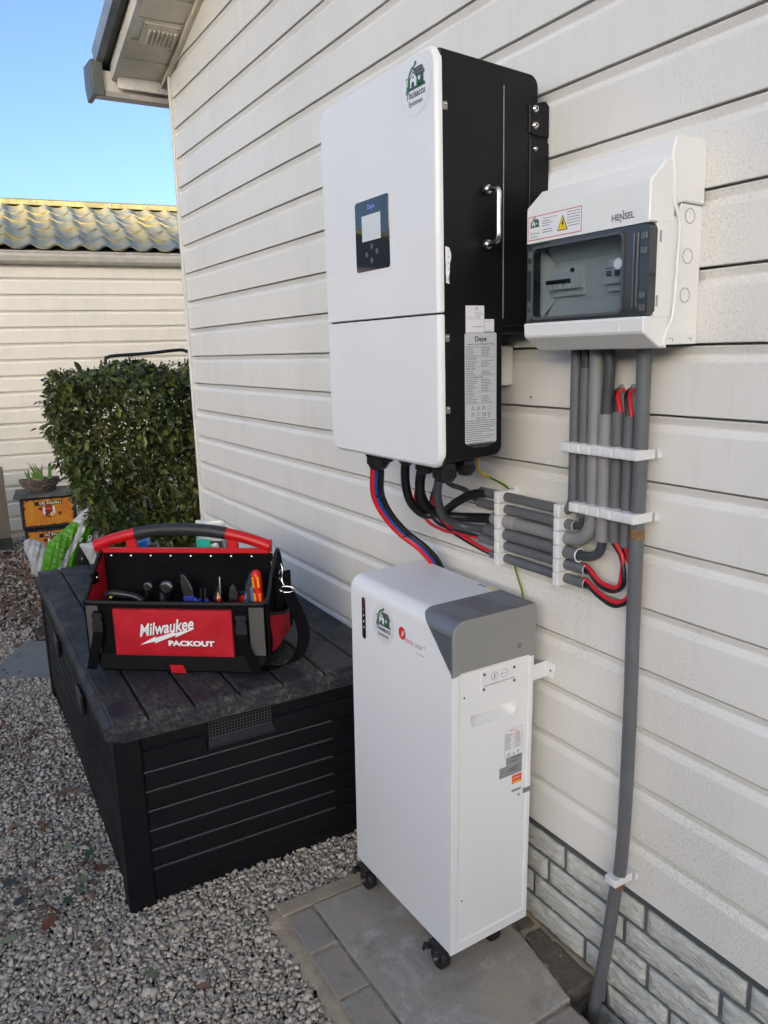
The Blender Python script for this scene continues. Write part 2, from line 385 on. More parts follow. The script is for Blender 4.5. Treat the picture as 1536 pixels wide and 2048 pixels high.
class Print:
    """flat ink and labels in the plane (origin o, axes u and v, outward normal n); later layers lie higher"""
    def __init__(s, o, u, v, n, base=.0002): s.o, s.u, s.v, s.n = Vector(o), Vector(u), Vector(v), Vector(n); s.b = MB(); s.mats = []; s.base = base
    def mi(s, m):
        if m not in s.mats: s.mats.append(m)
        return s.mats.index(m)
    def W(s, p, l): return s.o + s.u * p[0] + s.v * p[1] + s.n * (s.base + l * .00012)
    def poly(s, pts, m, l=0): s.b.add([s.W(p, l) for p in pts], [tuple(range(len(pts)))], s.mi(m))
    def rect(s, x0, y0, x1, y1, m, l=0, r=0.): s.poly(rrect(x0, x1, y0, y1, r, 4) if r else [(x0, y0), (x1, y0), (x1, y1), (x0, y1)], m, l)
    def disc(s, x, y, rx, m, l=0, ry=None, n=28): ry = ry or rx; s.poly([(x + rx * cos(2 * pi * k / n), y + ry * sin(2 * pi * k / n)) for k in range(n)], m, l)
    def ring(s, pts, w, m, l=0):
        q = inset(pts, w); n = len(pts)
        s.b.add([s.W(p, l) for p in pts + q], [(i, (i + 1) % n, n + (i + 1) % n, n + i) for i in range(n)], s.mi(m))
    def line(s, p, q, w, m, l=0):
        d = (Vector(q) - Vector(p)).normalized() * w / 2; k = Vector((-d[1], d[0])); p = Vector(p); q = Vector(q)
        s.poly([p + k, q + k, q - k, p - k], m, l)
    def text(s, t, x, y, size, m, l=0, align='LEFT', shear=0., rot=0., bold=0., sx=1., flip=False):
        cu = bpy.data.curves.new('t', 'FONT'); cu.body = t; cu.size = size; cu.shear = shear; cu.offset = bold; cu.align_x = align; cu.resolution_u = 3
        o = bpy.data.objects.new('t', cu); COL.objects.link(o)
        dg = bpy.context.evaluated_depsgraph_get(); me = bpy.data.meshes.new_from_object(o.evaluated_get(dg))
        c, sn = cos(rot), sin(rot); vs = []
        for v in me.vertices:
            a, b = v.co.x * sx, v.co.y
            if flip: a, b = -a, -b
            vs.append(s.W((x + a * c - b * sn, y + a * sn + b * c), l))
        s.b.add(vs, [tuple(p.vertices) for p in me.polygons], s.mi(m))
        bpy.data.objects.remove(o); bpy.data.curves.remove(cu); bpy.data.meshes.remove(me)
    def fake(s, x0, x1, y, h, m, l=0, seed=0, gap=.25):
        """a row of print too small to read: word-length dashes"""
        r = random.Random(seed + int(y * 1e5)); x = x0
        while x < x1:
            w = h * r.uniform(1.2, 5); e = min(x + w, x1); s.rect(x, y, e, y + h, m, l); x = e + h * .7
            if r.random() < gap and x > x0 + (x1 - x0) * .55: break
    def build(s, name, parent, **k):
        return s.b.build(name, s.mats, parent, rec=False, **k)

def house_logo(p, cx, cy, r, l=1, text=True, tcol=None):
    """round installer's logo: white house with solar roof, green arc, two lines of text"""
    S = lambda pts: [(cx + a * r, cy + b * r) for a, b in pts]
    arc = [( -.62, .02), (-.62, .3), (-.5, .56), (-.3, .74), (-.05, .82), (.02, .74), (-.2, .64), (-.38, .46), (-.46, .26), (-.44, .02)]
    p.poly(S(arc), GREEN, l); p.disc(cx + .02 * r, cy + .84 * r, .1 * r, GREEN, l, n=10)
    p.poly(S([(-.72, -.14), (.76, -.14), (.76, -.06), (-.5, .04), (-.72, .04)]), GREEN, l + 1)
    p.poly(S([(.12, -.1), (.12, .38), (.66, .34), (.66, -.1)]), GREEN, l + 1)
    p.poly(S([(-.46, -.1), (-.46, .26), (-.16, .58), (.14, .3), (.14, -.1)]), NAVY, l + 2)
    p.poly(S([(-.41, -.08), (-.41, .24), (-.16, .50), (.10, .26), (.10, -.08)]), PAPER, l + 3)
    p.poly(S([(-.2, .66), (.52, .66), (.76, .28), (.16, .28), (-.12, .58)]), NAVY, l + 3)
    for i in range(4):
        for j in range(2):
            x = .0 + i * .16 + j * .0; y = .34 + j * .15; k = -.11 * j + .03
            p.poly(S([(x + .16 + k, y), (x + .28 + k, y), (x + .22 + k, y + .12), (x + .10 + k, y + .12)]), GINK, l + 4)
    p.poly(S([(-.3, -.08), (-.3, .08), (-.19, .15), (-.08, .08), (-.08, -.08)]), NAVY, l + 4)
    p.rect(cx - .2 * r, cy + .26 * r, cx - .1 * r, cy + .36 * r, NAVY, l + 4)
    p.rect(cx + .24 * r, cy + .1 * r, cx + .40 * r, cy + .26 * r, PAPER, l + 4); p.rect(cx + .5 * r, cy - .08 * r, cx + .62 * r, cy + .18 * r, NAVY, l + 4)
    p.rect(cx - .78 * r, cy - .2 * r, cx + .8 * r, cy - .14 * r, NAVY, l + 2)
    p.line((cx - .68 * r, cy - .1 * r), (cx - .68 * r, cy + .42 * r), .035 * r, GINK, l + 2); p.line((cx - .8 * r, cy + .36 * r), (cx - .56 * r, cy + .36 * r), .035 * r, GINK, l + 2)
    if text:
        p.text('Thuisaccu', cx, cy - .52 * r, .42 * r, tcol or NAVY, l + 2, 'CENTER', bold=.010 * r, sx=.92)
        p.text('Systemen', cx, cy - .84 * r, .31 * r, tcol or NAVY, l + 2, 'CENTER', bold=.006 * r, sx=.95)

# ================================================================= THE HOUSE (wall plane x = 0, outside is -x, y runs away from the camera)
PITCH = .11221; ZB = .2485; CORNER = 3.336
RT = .275; RTH = math.atan(RT)
def rake_z(y): return 2.354 + RT * (3.379 - y)
house = thing('house', 'off-white clad house gable wall with moulded brick skirting beside the solar equipment', 'house', (.1, 0, -.05))
def board_profile(p):
    return [(.018, .0010), (.0020, .0002), (.0004, .0008), (0., .0022), (0., p - .0295), (.0008, p - .0275), (.0080, p - .0200), (.0096, p - .0184), (.0095, p - .0160), (.0042, p - .0052), (.0042, p - .0036), (.018, p - .0036)]
def siding_board(y0, y1fn, name='siding_board'):
    mb = MB(); pr = board_profile(PITCH)
    mb.loft([[(x, y0, z) for x, z in pr], [(x, y1fn(z), z) for x, z in pr]], (True, True)); return mb
# the rows below the eave share one mesh, each row a board of its own
me0 = None
for k in range(0, 28):
    zb = ZB + k * PITCH
    if zb + PITCH < 2.36:
        if me0 is None:
            b = siding_board(-3.38, lambda z: CORNER - .012); o = b.build('siding_board', SIDING, house); me0 = o; o.location = (0, 0, zb)
        else:
            o = link_copy(me0, house, (0, 0, zb))
        o.location = (0, 0, zb)
    else:
        yf = lambda z, zb=zb: min(CORNER - .012, max(-3.3, 3.379 - (zb + z - 2.354 - .05) / RT))
        if yf(0) < -3.2: break
        o = siding_board(-3.38, yf).build('siding_board', SIDING, house); o.location = (0, 0, zb)
mb = MB(); mb.box(-.004, .03, CORNER - .016, CORNER, .235, 2.40, .0015); mb.box(-.010, -.004, CORNER - .020, CORNER, .235, 2.40, .0015)
mb.build('corner_trim', SIDING, house)
mb = MB(); mb.box(.03, 4, -3.36, CORNER - .002, -.04, 2.36)
mb.add([(.03, -3.36, 2.36), (.03, CORNER, 2.36), (.03, 0, 3.22), (4, -3.36, 2.36), (4, CORNER, 2.36), (4, 0, 3.22)], [(0, 2, 1), (3, 4, 5), (0, 3, 5, 2), (1, 2, 5, 4)])
mb.build('wall_core', SIDING, house)
mb = MB()
for k in range(19): mb.box(.03, 4, CORNER, CORNER + .014, ZB + k * PITCH + .003, ZB + (k + 1) * PITCH - .003, .003)
mb.build('end_wall_cladding', SIDING, house, kind='stuff')
# plinth of moulded bricks in a recessed grey joint panel
pl = MB(); pl.box(.0160, .05, -3.36, CORNER - .02, -.12, .243); plinth = pl.build('plinth', MORTAR, house)
sb = MB(); sb.box(.006, .0158, -3.36, CORNER - .02, .232, .2465, .001); sb.build('starter_strip', mat('dark_strip', (.07, .08, .085), .6), plinth)
BL, BH, J = .2125, .0588, .0105
course_y = [1.0655, 1.1145, 1.1605, 1.003, 1.155, 1.05]
def brick(y0, y1, z0, z1):
    mb = MB(); nx = 26 if y1 - y0 > .1 else 13; nz = 8; r = random.Random(int(y0 * 1000 + z0 * 7000)); ph = r.uniform(0, 9); g = []
    for j in range(nz + 1):
        row = []
        for i in range(nx + 1):
            u, w = i / nx, j / nz; edge = min(i, nx - i, j, nz - j)
            x = .0128 if edge == 0 else (.0098 if edge == 1 else .0088)
            if edge > 0:
                Yw, Zw = (y0 + u * (y1 - y0)) * 1., w * (z1 - z0)
                fold = abs(sin(Yw * 62 + Zw * 150 + 1.6 * sin(Yw * 31 + ph) + ph)) + .6 * abs(sin(Yw * 130 - Zw * 190 + 2 * sin(Zw * 90 + ph)))
                x += -.0040 + .0062 * (1 - fold * .62) ** 1.3 + r.uniform(-.0013, .0013)
            row.append((x, y0 + (y1 - y0) * u + (r.uniform(-.001, .001) if 0 < i < nx else 0), z0 + (z1 - z0) * w + (r.uniform(-.0012, .0012) if 0 < j < nz else 0)))
        g.append(row)
    v = [p for row in g for p in row]; f = [(j * (nx + 1) + i, j * (nx + 1) + i + 1, (j + 1) * (nx + 1) + i + 1, (j + 1) * (nx + 1) + i) for j in range(nz) for i in range(nx)]
    mb.add(v, f, 0, True)
    rim = [(.0165, y0, z0), (.0165, y1, z0), (.0165, y1, z1), (.0165, y0, z1)]; c = [g[0][0], g[0][nx], g[nz][nx], g[nz][0]]
    for i in range(4): j = (i + 1) % 4; mb.add([rim[i], rim[j], c[j], c[i]], [(0, 1, 2, 3)])
    return mb
for ci in range(6):
    zt = .2215 - ci * BH; z0 = zt - BH + J; ye = course_y[ci] + BL * 2
    if ci == 2: cuts = [1.585, 1.372, 1.1605, .947, .8435, .631, .42, .21, 0, -.2]
    else: cuts = [ye - i * BL for i in range(12)]
    for i in range(len(cuts) - 1):
        o = brick(cuts[i + 1] + J / 2 + random.uniform(-.001, .001), cuts[i] - J / 2, z0, zt).build('brick', BRICK, plinth)
# rake soffit, fascia, verge and eave gutter
def RK(t, x, h):  # t along the rake upwards from its low end, h perpendicular above the soffit plane
    return (x, 3.405 - t * cos(RTH) + h * sin(RTH), rake_z(3.405) + t * sin(RTH) + h * cos(RTH))
def rkbox(mb, t0, t1, x0, x1, h0, h1, m=0):
    v = [RK(t, x, h) for t in (t0, t1) for x in (x0, x1) for h in (h0, h1)]
    mb.add(v, [(0, 1, 3, 2), (4, 6, 7, 5), (0, 4, 5, 1), (2, 3, 7, 6), (0, 2, 6, 4), (1, 5, 7, 3)], m)
t = .0
for k in range(28):
    mb = MB(); a, bb = t + .001, t + .119
    rkbox(mb, a + .014, bb, -.185, .0, .0, .008); rkbox(mb, a, a + .014, -.185, .0, .004, .010)
    mb.build('soffit_board', CREAM, house); t += .12
mb = MB(); rkbox(mb, -.02, 3.5, -.205, -.186, -.004, .058); mb.build('rake_fascia', FASCIA, house)
mb = MB(); rkbox(mb, 0, 3.5, -.016, -.0005, -.022, -.0005); mb.build('wall_moulding', CREAM, house)
mb = MB(); rkbox(mb, -.03, 3.5, -.262, -.252, .050, .118); rkbox(mb, -.03, 3.5, -.252, -.235, .050, .056); mb.build('verge_trim', ZINC, house)
mb = MB(); rkbox(mb, -.10, 3.5, -.252, 4.1, .062, .110)
mb.add([(x, -y, z) for x, y, z in [RK(q, x, h) for q in (-.1, 3.5) for x in (-.252, 4.1) for h in (.062, .110)]], [(0, 1, 3, 2), (4, 6, 7, 5), (0, 4, 5, 1), (2, 3, 7, 6), (0, 2, 6, 4), (1, 5, 7, 3)])
mb.build('roof', DGREEN, house)
mb = MB(); mb.box(-.186, 4, 3.403, 3.418, 2.306, 2.395, .001); mb.build('eave_board', FASCIA, house)
mb = MB()
gp = [(3.432, 2.372), (3.432, 2.296), (3.438, 2.288), (3.520, 2.288), (3.540, 2.325), (3.545, 2.40), (3.536, 2.40), (3.530, 2.328), (3.516, 2.296), (3.440, 2.298), (3.440, 2.372)]
mb.loft([[(x, y, z) for y, z in gp] for x in (-.262, 4.0)], (True, True)); g = mb.build('gutter', GUTTER, house)
mb = MB(); mb.prism([(3.418, 2.274), (3.424, 2.405), (3.552, 2.412), (3.558, 2.33), (3.53, 2.272)], -.262, -.282, 'x', bev=.003)
mb.box(-.282, -.238, 3.414, 3.432, 2.276, 2.40, .002); mb.build('gutter_end_cap', DGREEN, g)
mb = MB(); mb.box(-.236, 3.9, 3.421, 3.434, 2.275, 2.296, .002); mb.build('gutter_bottom_strip', mat('pinkish_grey_strip', (.45, .40, .38), .5, mott=.4), g)
vent = MB(); 
def onrk(y): return (3.405 - y) / cos(RTH)
v0, v1 = onrk(3.205), onrk(3.072)
rkbox(vent, v0, v1, -.156, -.024, -.004, .0); vg = vent.build('soffit_vent', CREAM, house)
mb = MB()
for k in range(7):
    xx = -.136 + k * .0155
    mb.add([RK(v0 + .03, xx, -.0045), RK(v1 - .03, xx, -.0045), RK(v1 - .03, xx + .004, -.0125), RK(v0 + .03, xx + .004, -.0125), RK(v1 - .03, xx + .011, -.0045), RK(v0 + .03, xx + .011, -.0045)], [(0, 1, 2, 3), (3, 2, 4, 5), (0, 3, 5), (1, 4, 2)], 0, False)
mb.build('louvre', CREAM, vg)
mb = MB()
for tt in (v0 + .008, v1 - .008):
    for xx in (-.148, -.032): c = RK(tt, xx, -.004); mb.sphere(c, .003, 5)
mb.build('screw', DSTEEL, vg)

# ================================================================= GROUND
mb = MB(); PX0, PY0, PY1 = -.088, .30, .955     # the ground drops into a narrow dug-out strip along the wall at the lower right
for x0, x1, y0, y1, z in ((-80, PX0, -60, 140, -.045), (PX0, 80, PY1, 140, -.045), (PX0, 80, -60, PY0, -.045), (PX0, .06, PY0, PY1, -.105)):
    mb.add([(x0, y0, z), (x1, y0, z), (x1, y1, z), (x0, y1, z)], [(0, 1, 2, 3)])
for a, b in (((PX0, PY0), (PX0, PY1)), ((PX0, PY1), (.06, PY1)), ((.06, PY0), (PX0, PY0))): mb.add([(*a, -.045), (*b, -.045), (*b, -.105), (*a, -.105)], [(0, 1, 2, 3)])
mb.build('ground', GROUND, None, kind='structure')
# gravel: individual chips, one object
def in_rect(p, x0, x1, y0, y1): return (p[:, 0] > x0) & (p[:, 0] < x1) & (p[:, 1] > y0) & (p[:, 1] < y1)
def chips(name, m, regions, size, keep, seed=1, flat=.62, zb=-.022, kind='stuff'):
    rng = np.random.default_rng(seed)
    # angular crushed stone: convex hulls of a few scattered points
    var = []; P = []
    for k in range(28):
        n_ = int(rng.integers(11, 16)); d = rng.normal(size=(n_, 3)); d /= np.linalg.norm(d, axis=1)[:, None]; d *= rng.uniform(.86, 1.06, (n_, 1))
        bm = bmesh.new(); [bm.verts.new(p) for p in d]; r_ = bmesh.ops.convex_hull(bm, input=bm.verts)
        bmesh.ops.delete(bm, geom=[g for g in r_['geom_interior'] if isinstance(g, bmesh.types.BMVert)], context='VERTS'); bmesh.ops.triangulate(bm, faces=bm.faces)
        bm.verts.ensure_lookup_table(); bm.verts.index_update(); var.append((np.array([v.co[:] for v in bm.verts]), np.array([[v.index for v in f.verts] for f in bm.faces]))); bm.free()
    for (x0, x1, y0, y1, sp, layers, s) in regions:
        for l in range(layers):
            gx, gy = np.meshgrid(np.arange(x0, x1, sp), np.arange(y0, y1, sp)); q = np.stack([gx.ravel(), gy.ravel()], 1) + rng.uniform(-.48, .48, (gx.size, 2)) * sp + sp * .5 * l
            z = np.full(len(q), zb + l * .0075) + rng.uniform(-.004, .004, len(q)) + .004 * np.sin(q[:, 0] * 9) * np.cos(q[:, 1] * 7)
            P.append(np.column_stack([q, z, np.full(len(q), s)]))
    P = np.concatenate(P); P = P[keep(P)]; n = len(P)
    S = P[:, 3:4] * size * rng.lognormal(0, .30, (n, 1)) * np.stack([rng.uniform(.8, 1.35, n), rng.uniform(.65, 1, n), rng.uniform(.42, flat + .2, n)], 1)
    e = rng.uniform(0, 2 * pi, (n, 3)); e[:, :2] = rng.normal(0, .45, (n, 2))
    cx, sx, cy, sy, cz, sz = np.cos(e[:, 0]), np.sin(e[:, 0]), np.cos(e[:, 1]), np.sin(e[:, 1]), np.cos(e[:, 2]), np.sin(e[:, 2])
    R = np.empty((n, 3, 3)); R[:, 0] = np.stack([cz * cy, cz * sy * sx - sz * cx, cz * sy * cx + sz * sx], 1)
    R[:, 1] = np.stack([sz * cy, sz * sy * sx + cz * cx, sz * sy * cx - cz * sx], 1); R[:, 2] = np.stack([-sy, cy * sx, cy * cx], 1)
    pick = rng.integers(0, len(var), n); VV, FF, base = [], [], 0
    for k, (bv, bf) in enumerate(var):
        q = np.nonzero(pick == k)[0]; V = np.einsum('nij,nkj->nki', R[q], bv[None] * S[q][:, None, :]) + P[q][:, None, :3]
        VV.append(V.reshape(-1, 3)); FF.append((bf[None] + (base + np.arange(len(q)) * len(bv))[:, None, None]).reshape(-1, 3)); base += len(q) * len(bv)
    V = np.concatenate(VV); F = np.concatenate(FF)
    me = bpy.data.meshes.new(name); V = V.reshape(-1, 3)
    me.vertices.add(len(V)); me.vertices.foreach_set('co', V.ravel()); me.loops.add(len(F) * 3); me.loops.foreach_set('vertex_index', F.ravel().astype(np.int32))
    me.polygons.add(len(F)); me.polygons.foreach_set('loop_start', np.arange(0, len(F) * 3, 3, dtype=np.int32)); me.polygons.foreach_set('loop_total', np.full(len(F), 3, dtype=np.int32))
    me.materials.append(m); me.update(); me.validate()
    o = bpy.data.objects.new(name, me); COL.objects.link(o); o['kind'] = kind; return o
def keep_gravel(P):
    slab = in_rect(P, -.500, .05, .80, 1.512) & ~((P[:, 0] < -.485) & (P[:, 1] < 1.10))
    box = in_rect(P, -.72, -.04, 1.72, 3.13)
    step = in_rect(P, -.93, -.50, 3.2, 3.78) & (P[:, 1] > 3.17 - (P[:, 0] + .60) * .79) & (P[:, 1] < 3.43 + (P[:, 0] + .93) * 1.84)
    return ~(slab | box | step) & (P[:, 0] < .0 + (P[:, 1] > 3.33) * 9)
gravel = chips('gravel', CHIP, [(-1.25, -.01, .75, 2.25, .0088, 2, 1.), (-1.75, -.70, 2.25, 4.0, .0115, 2, 1.1), (-2.1, .9, 4.0, 6.2, .019, 1, 1.35), (-2.0, -1.25, .5, 2.25, .02, 1, 1.4)], .0064, keep_gravel)
# dusty sand bed round the slab
def sheet(name, x0, x1, y0, y1, z, m, nx=30, ny=30, amp=.003, kind=None, fn=None, rag=.012):
    mb = MB(); v = []
    for j in range(ny + 1):
        for i in range(nx + 1):
            u, w = i / nx, j / ny; e = min(i, nx - i, j, ny - j) == 0
            x = x0 + (x1 - x0) * u + random.uniform(-1, 1) * (rag if e else 0); y = y0 + (y1 - y0) * w + random.uniform(-1, 1) * (rag if e else 0)
            dip = .085 if (name == 'sand_bed' and x > -.090 and y < .965) else 0
            v.append((x, y, z - dip - (.012 if e else 0) + amp * random.uniform(-1, 1)))
    mb.add(v, [(j * (nx + 1) + i, j * (nx + 1) + i + 1, (j + 1) * (nx + 1) + i + 1, (j + 1) * (nx + 1) + i) for j in range(ny) for i in range(nx)], 0, True)
    return mb.build(name, m, None, kind=kind)
sheet('sand_bed', -.500, .03, .70, 1.520, -.0085, SAND, 44, 60, .003, 'structure', rag=.010)
paving = thing('paving', 'stained concrete slab edged with small pavers under the white battery cabinet', 'paving', (-.25, 1.2, -.02))
def stone(poly, zt, h, m, name, parent, bev=.004, seed=0):
    mb = MB(); r = random.Random(seed); n = len(poly); pts = []
    for i in range(n):
        a, b2 = Vector(poly[i]), Vector(poly[(i + 1) % n]); k = max(2, int((b2 - a).length / .02))
        for q in range(k): p = a.lerp(b2, q / k); pts.append((p[0] + r.uniform(-.0007, .0007), p[1] + r.uniform(-.0007, .0007)))
    i1, i2 = inset(pts, bev), inset(pts, bev * 2.2)
    mb.loft([[(x, y, zt - h) for x, y in pts], [(x, y, zt - bev) for x, y in pts], [(x, y, zt - bev * .25) for x, y in i1], [(x, y, zt) for x, y in i2]], (False, True))
    return mb.build(name, m, parent)
stone([(-.392, .930), (-.084, .946), (-.052, 1.13), (-.036, 1.462), (-.392, 1.462)], 0, .05, SLAB, 'slab', paving, .0016, 1)
stone([(-.470, 1.470), (-.20, 1.468), (-.02, 1.464), (-.02, 1.508), (-.468, 1.516)], -.0035, .05, SAND, 'edging_stone', paving, .002, 2)
for i, (y0, y1) in enumerate(((1.332, 1.462), (1.194, 1.326), (1.056, 1.188), (.918, 1.050))):
    m = PAVE
    stone([(-.466 - .004 * i, y0), (-.398, y0 + .002), (-.398, y1), (-.462 - .004 * i, y1 - .002)], -.003 - .001 * (i % 2), .05, m, 'paver', paving, .0018, 10 + i)
KERB = mat('dark_damp_kerb', (.11, .10, .08), .95, mott=.6, mscale=30, mcol=(.19, .155, .11), bump=1., bscale=120, bdist=.004)
for i, poly in enumerate(([(-.044, 1.137), (.004, 1.137), (.004, 1.36), (-.036, 1.36)], [(-.080, .958), (.002, .962), (.004, 1.131), (-.047, 1.131)])):
    stone(poly, -.006, .05, KERB, 'kerb_stone', paving, .004, 30 + i)
for i, (x0, x1) in enumerate(((-.188, -.094), (-.288, -.194), (-.392, -.294))): stone([(x0, .78), (x1, .785), (x1, .936 - .01 * i), (x0, .932 - .008 * i)], -.003, .06, PAVE, 'paver', paving, .0018, 40 + i)
o = stone([(-.60, 3.17), (-.93, 3.43), (-.737, 3.785), (-.50, 3.60)], -.008, .04, SLAB2, 'stepping_slab', None, .003, 5)
tagset(o, 'pale grey triangular stepping slab lying in the gravel left of the black storage box', 'stepping slab')

# ================================================================= NEIGHBOUR'S HOUSE
NR = math.atan2(-.125, .992)
nb = thing('neighbour_house', 'cream clad outbuilding with yellowed blue-grey tiled roof across the gravel behind the hedge', 'house', (-.6, 6.2, 0), (0, 0, NR), local=True)
pr = board_profile(PITCH)
mb = MB(); mb.loft([[(x, y, z) for y, z in pr] for x in (-4, 4.5)]); o0 = mb.build('siding_board', SIDING2, nb); o0.location = (0, 0, 1.266 + 5 * PITCH)
for k in range(-11, 5): o = link_copy(o0, nb, (0, 0, 1.266 + k * PITCH))
mb = MB(); mb.box(-4, 4.5, .03, 3.2, -.05, 2.02); mb.build('wall_core', SIDING2, nb)
# gutter with a rolled lip and bracket line
gp = [(-.012, 2.00), (-.012, 1.925), (-.020, 1.915), (-.055, 1.917), (-.080, 1.935), (-.090, 1.965), (-.089, 1.985), (-.096, 1.990), (-.096, 2.000), (-.085, 2.002), (-.080, 1.995), (-.080, 1.965), (-.06, 1.935), (-.03, 1.930), (-.02, 2.00)]
mb = MB(); mb.loft([[(x, y, z) for y, z in gp] for x in (-4, 4.5)], (True, True)); g = mb.build('gutter', GUTTER, nb)
mb = MB(); mb.box(-4, 4.5, -.012, .03, 1.90, 1.93, .003); mb.build('fascia_strip', GUTTER, g)
RS = radians(20); TW, TL_ = .165, .285
def tile_mesh():
    mb = MB(); nu, nv = 14, 5; top = []
    for j in range(nv + 1):
        for i in range(nu + 1):
            u = i / nu; v = j / nv
            h = .0125 * cos(2 * pi * u) + .003 * cos(4 * pi * u) + .012 * (1 - v)
            sag = -.020 * (1 - cos(2 * pi * u)) * .5 * (1 if j == 0 else 0)
            top.append((u * TW, v * (TL_ + .04) + sag, h))
    mb.add(top, [(j * (nu + 1) + i, j * (nu + 1) + i + 1, (j + 1) * (nu + 1) + i + 1, (j + 1) * (nu + 1) + i) for j in range(nv) for i in range(nu)], 0, True)
    lip = [top[i] for i in range(nu + 1)]; low = [(x, y + .004, z - .014) for x, y, z in lip]
    mb.add(lip + low, [(i, nu + 1 + i, nu + 2 + i, i + 1) for i in range(nu)], 0, True); return mb
mb = MB(); mb.add([(-4, -.09, 2.0), (4.5, -.09, 2.0), (4.5, 1.42, 2.55), (-4, 1.42, 2.55), (-4, 2.9, 2.0), (4.5, 2.9, 2.0)], [(0, 1, 2, 3), (3, 2, 5, 4)]); mb.build('roof', DGREEN, nb)
roof = [c for c in nb.children if c.name.startswith('roof')][0]
t0 = tile_mesh().build('roof_tile', TILE, roof, rec=False); first = True
for r_ in range(5):
    for c_ in range(-5, 15):
        s_ = r_ * TL_; loc = (-.42 + c_ * TW + .012 * (r_ % 2), -.105 + s_ * cos(RS), 2.022 + s_ * sin(RS))
        o = t0 if first else t0.copy()
        if not first: COL.objects.link(o); o.parent = roof
        o.location = loc; o.rotation_euler = (RS + random.uniform(-.006, .006), 0, random.uniform(-.006, .006)); first = False
mb = MB(); mb.prism([(1.30, 2.535), (1.31, 2.575), (1.40, 2.60), (1.49, 2.575), (1.50, 2.535)], -4, 4.5, 'x'); mb.build('ridge_cap', RIDGE, roof)
mb = MB()
for k in range(18): mb.sphere((-1 + k * .3, 1.305, 2.562), .008, 4)
mb.build('ridge_screw', STEEL, roof)

# ================================================================= HEDGE
hedge = thing('laurel_hedge', 'dense dark green clipped laurel hedge in front of the cream outbuilding', 'hedge', (.2, 4.85, -.03))
def leaf_mesh_np(n, seed, cx, spread):
    rng = np.random.default_rng(seed); return rng
HX0, HX1, HY0, HY1, HZ1 = -.47, .95, 4.32, 5.25, 1.165
def hleft(y, z): return float(np.interp(z, [0, .25, .42, .6, .8, .95, 1.2], [-.19, -.24, -.31, -.38, -.44, -.45, -.41])) + .14 * (y - HY0)
def hedge_pts(n, rng):
    out = []
    while len(out) < n:
        face = rng.choice(['f', 'l', 't', 'i'], p=[.40, .12, .13, .35])
        x, y, z = rng.uniform(HX0, HX1), rng.uniform(HY0, HY1), rng.uniform(.0, HZ1)
        d = abs(rng.normal(0, .07)) - .03
        if face == 'f': y = HY0 + d
        elif face == 'l': x = hleft(y, z) + d
        elif face == 't': z = HZ1 - d * .8
        lump = .07 * sin(x * 9 + 1.3) * cos(z * 7 + y * 5) + .04 * sin(z * 17 + x * 11)
        if face == 'f': y += lump
        elif face == 'l': x += lump * 1.3
        elif face == 't': z += lump * .55
        if x < hleft(y, z) + .02 * sin(z * 40 + y * 9): continue
        # see-through pockets on the left flank
        if sin(x * 23 + z * 31) * sin(z * 19 - x * 13) > (.93 if x > HX0 + .40 else .55) and rng.random() < .8: continue
        out.append((x, y, z, {'f': 0, 'l': 1, 't': 2, 'i': 3}[face]))
    return np.array(out)
LV = np.array([(0, 0, 0), (.28, .17, .03), (.62, .19, .02), (1, 0, -.10), (.62, -.19, .02), (.28, -.17, .03), (.3, 0, -.01), (.65, 0, -.03)])
LF = np.array([(0, 6, 1), (1, 6, 7), (1, 7, 2), (2, 7, 3), (0, 5, 6), (5, 4, 6), (4, 7, 6), (4, 3, 7)])
def leaves_np(P, rng, size=.047, nrm=None):
    n = len(P); L_ = size * rng.lognormal(0, .22, n)
    # outward-and-down facing sprays
    az = np.where(P[:, 3] == 1, pi, -pi / 2) + rng.normal(0, .85, n); pit = rng.normal(-.35, .45, n); pit = np.where(P[:, 3] == 2, rng.normal(.1, .5, n), pit); roll = rng.normal(0, .7, n)
    d = np.stack([np.cos(az) * np.cos(pit), np.sin(az) * np.cos(pit), np.sin(pit)], 1); up = np.array([0, 0, 1.]) + rng.normal(0, .3, (n, 3))
    s = np.cross(up, d); s /= np.linalg.norm(s, axis=1)[:, None]; u = np.cross(d, s)
    s2 = s * np.cos(roll)[:, None] + u * np.sin(roll)[:, None]; u2 = np.cross(d, s2)
    V = P[:, None, :3] + L_[:, None, None] * (LV[None, :, 0:1] * d[:, None] + LV[None, :, 1:2] * s2[:, None] + LV[None, :, 2:3] * u2[:, None])
    return V
def np_mesh(name, V, F, m, parent=None, kind=None, smooth=False):
    off = ORG[parent.name] if parent is not None else (0, 0, 0)
    me = bpy.data.meshes.new(name); V = V.reshape(-1, 3) - np.array(off); k = F.shape[-1]; F = F.reshape(-1, k)
    me.vertices.add(len(V)); me.vertices.foreach_set('co', V.ravel()); me.loops.add(F.size); me.loops.foreach_set('vertex_index', F.ravel().astype(np.int32))
    me.polygons.add(len(F)); me.polygons.foreach_set('loop_start', np.arange(0, F.size, k, dtype=np.int32)); me.polygons.foreach_set('loop_total', np.full(len(F), k, dtype=np.int32))
    me.materials.append(m); me.update(); me.validate()
    if smooth: me.shade_smooth()
    o = bpy.data.objects.new(name, me); COL.objects.link(o)
    if parent is not None: o.parent = parent
    ORG[o.name] = Vector(off)
    if kind: o['kind'] = kind
    return o
hr = np.random.default_rng(5)
P = hedge_pts(30000, hr); sh_ = []
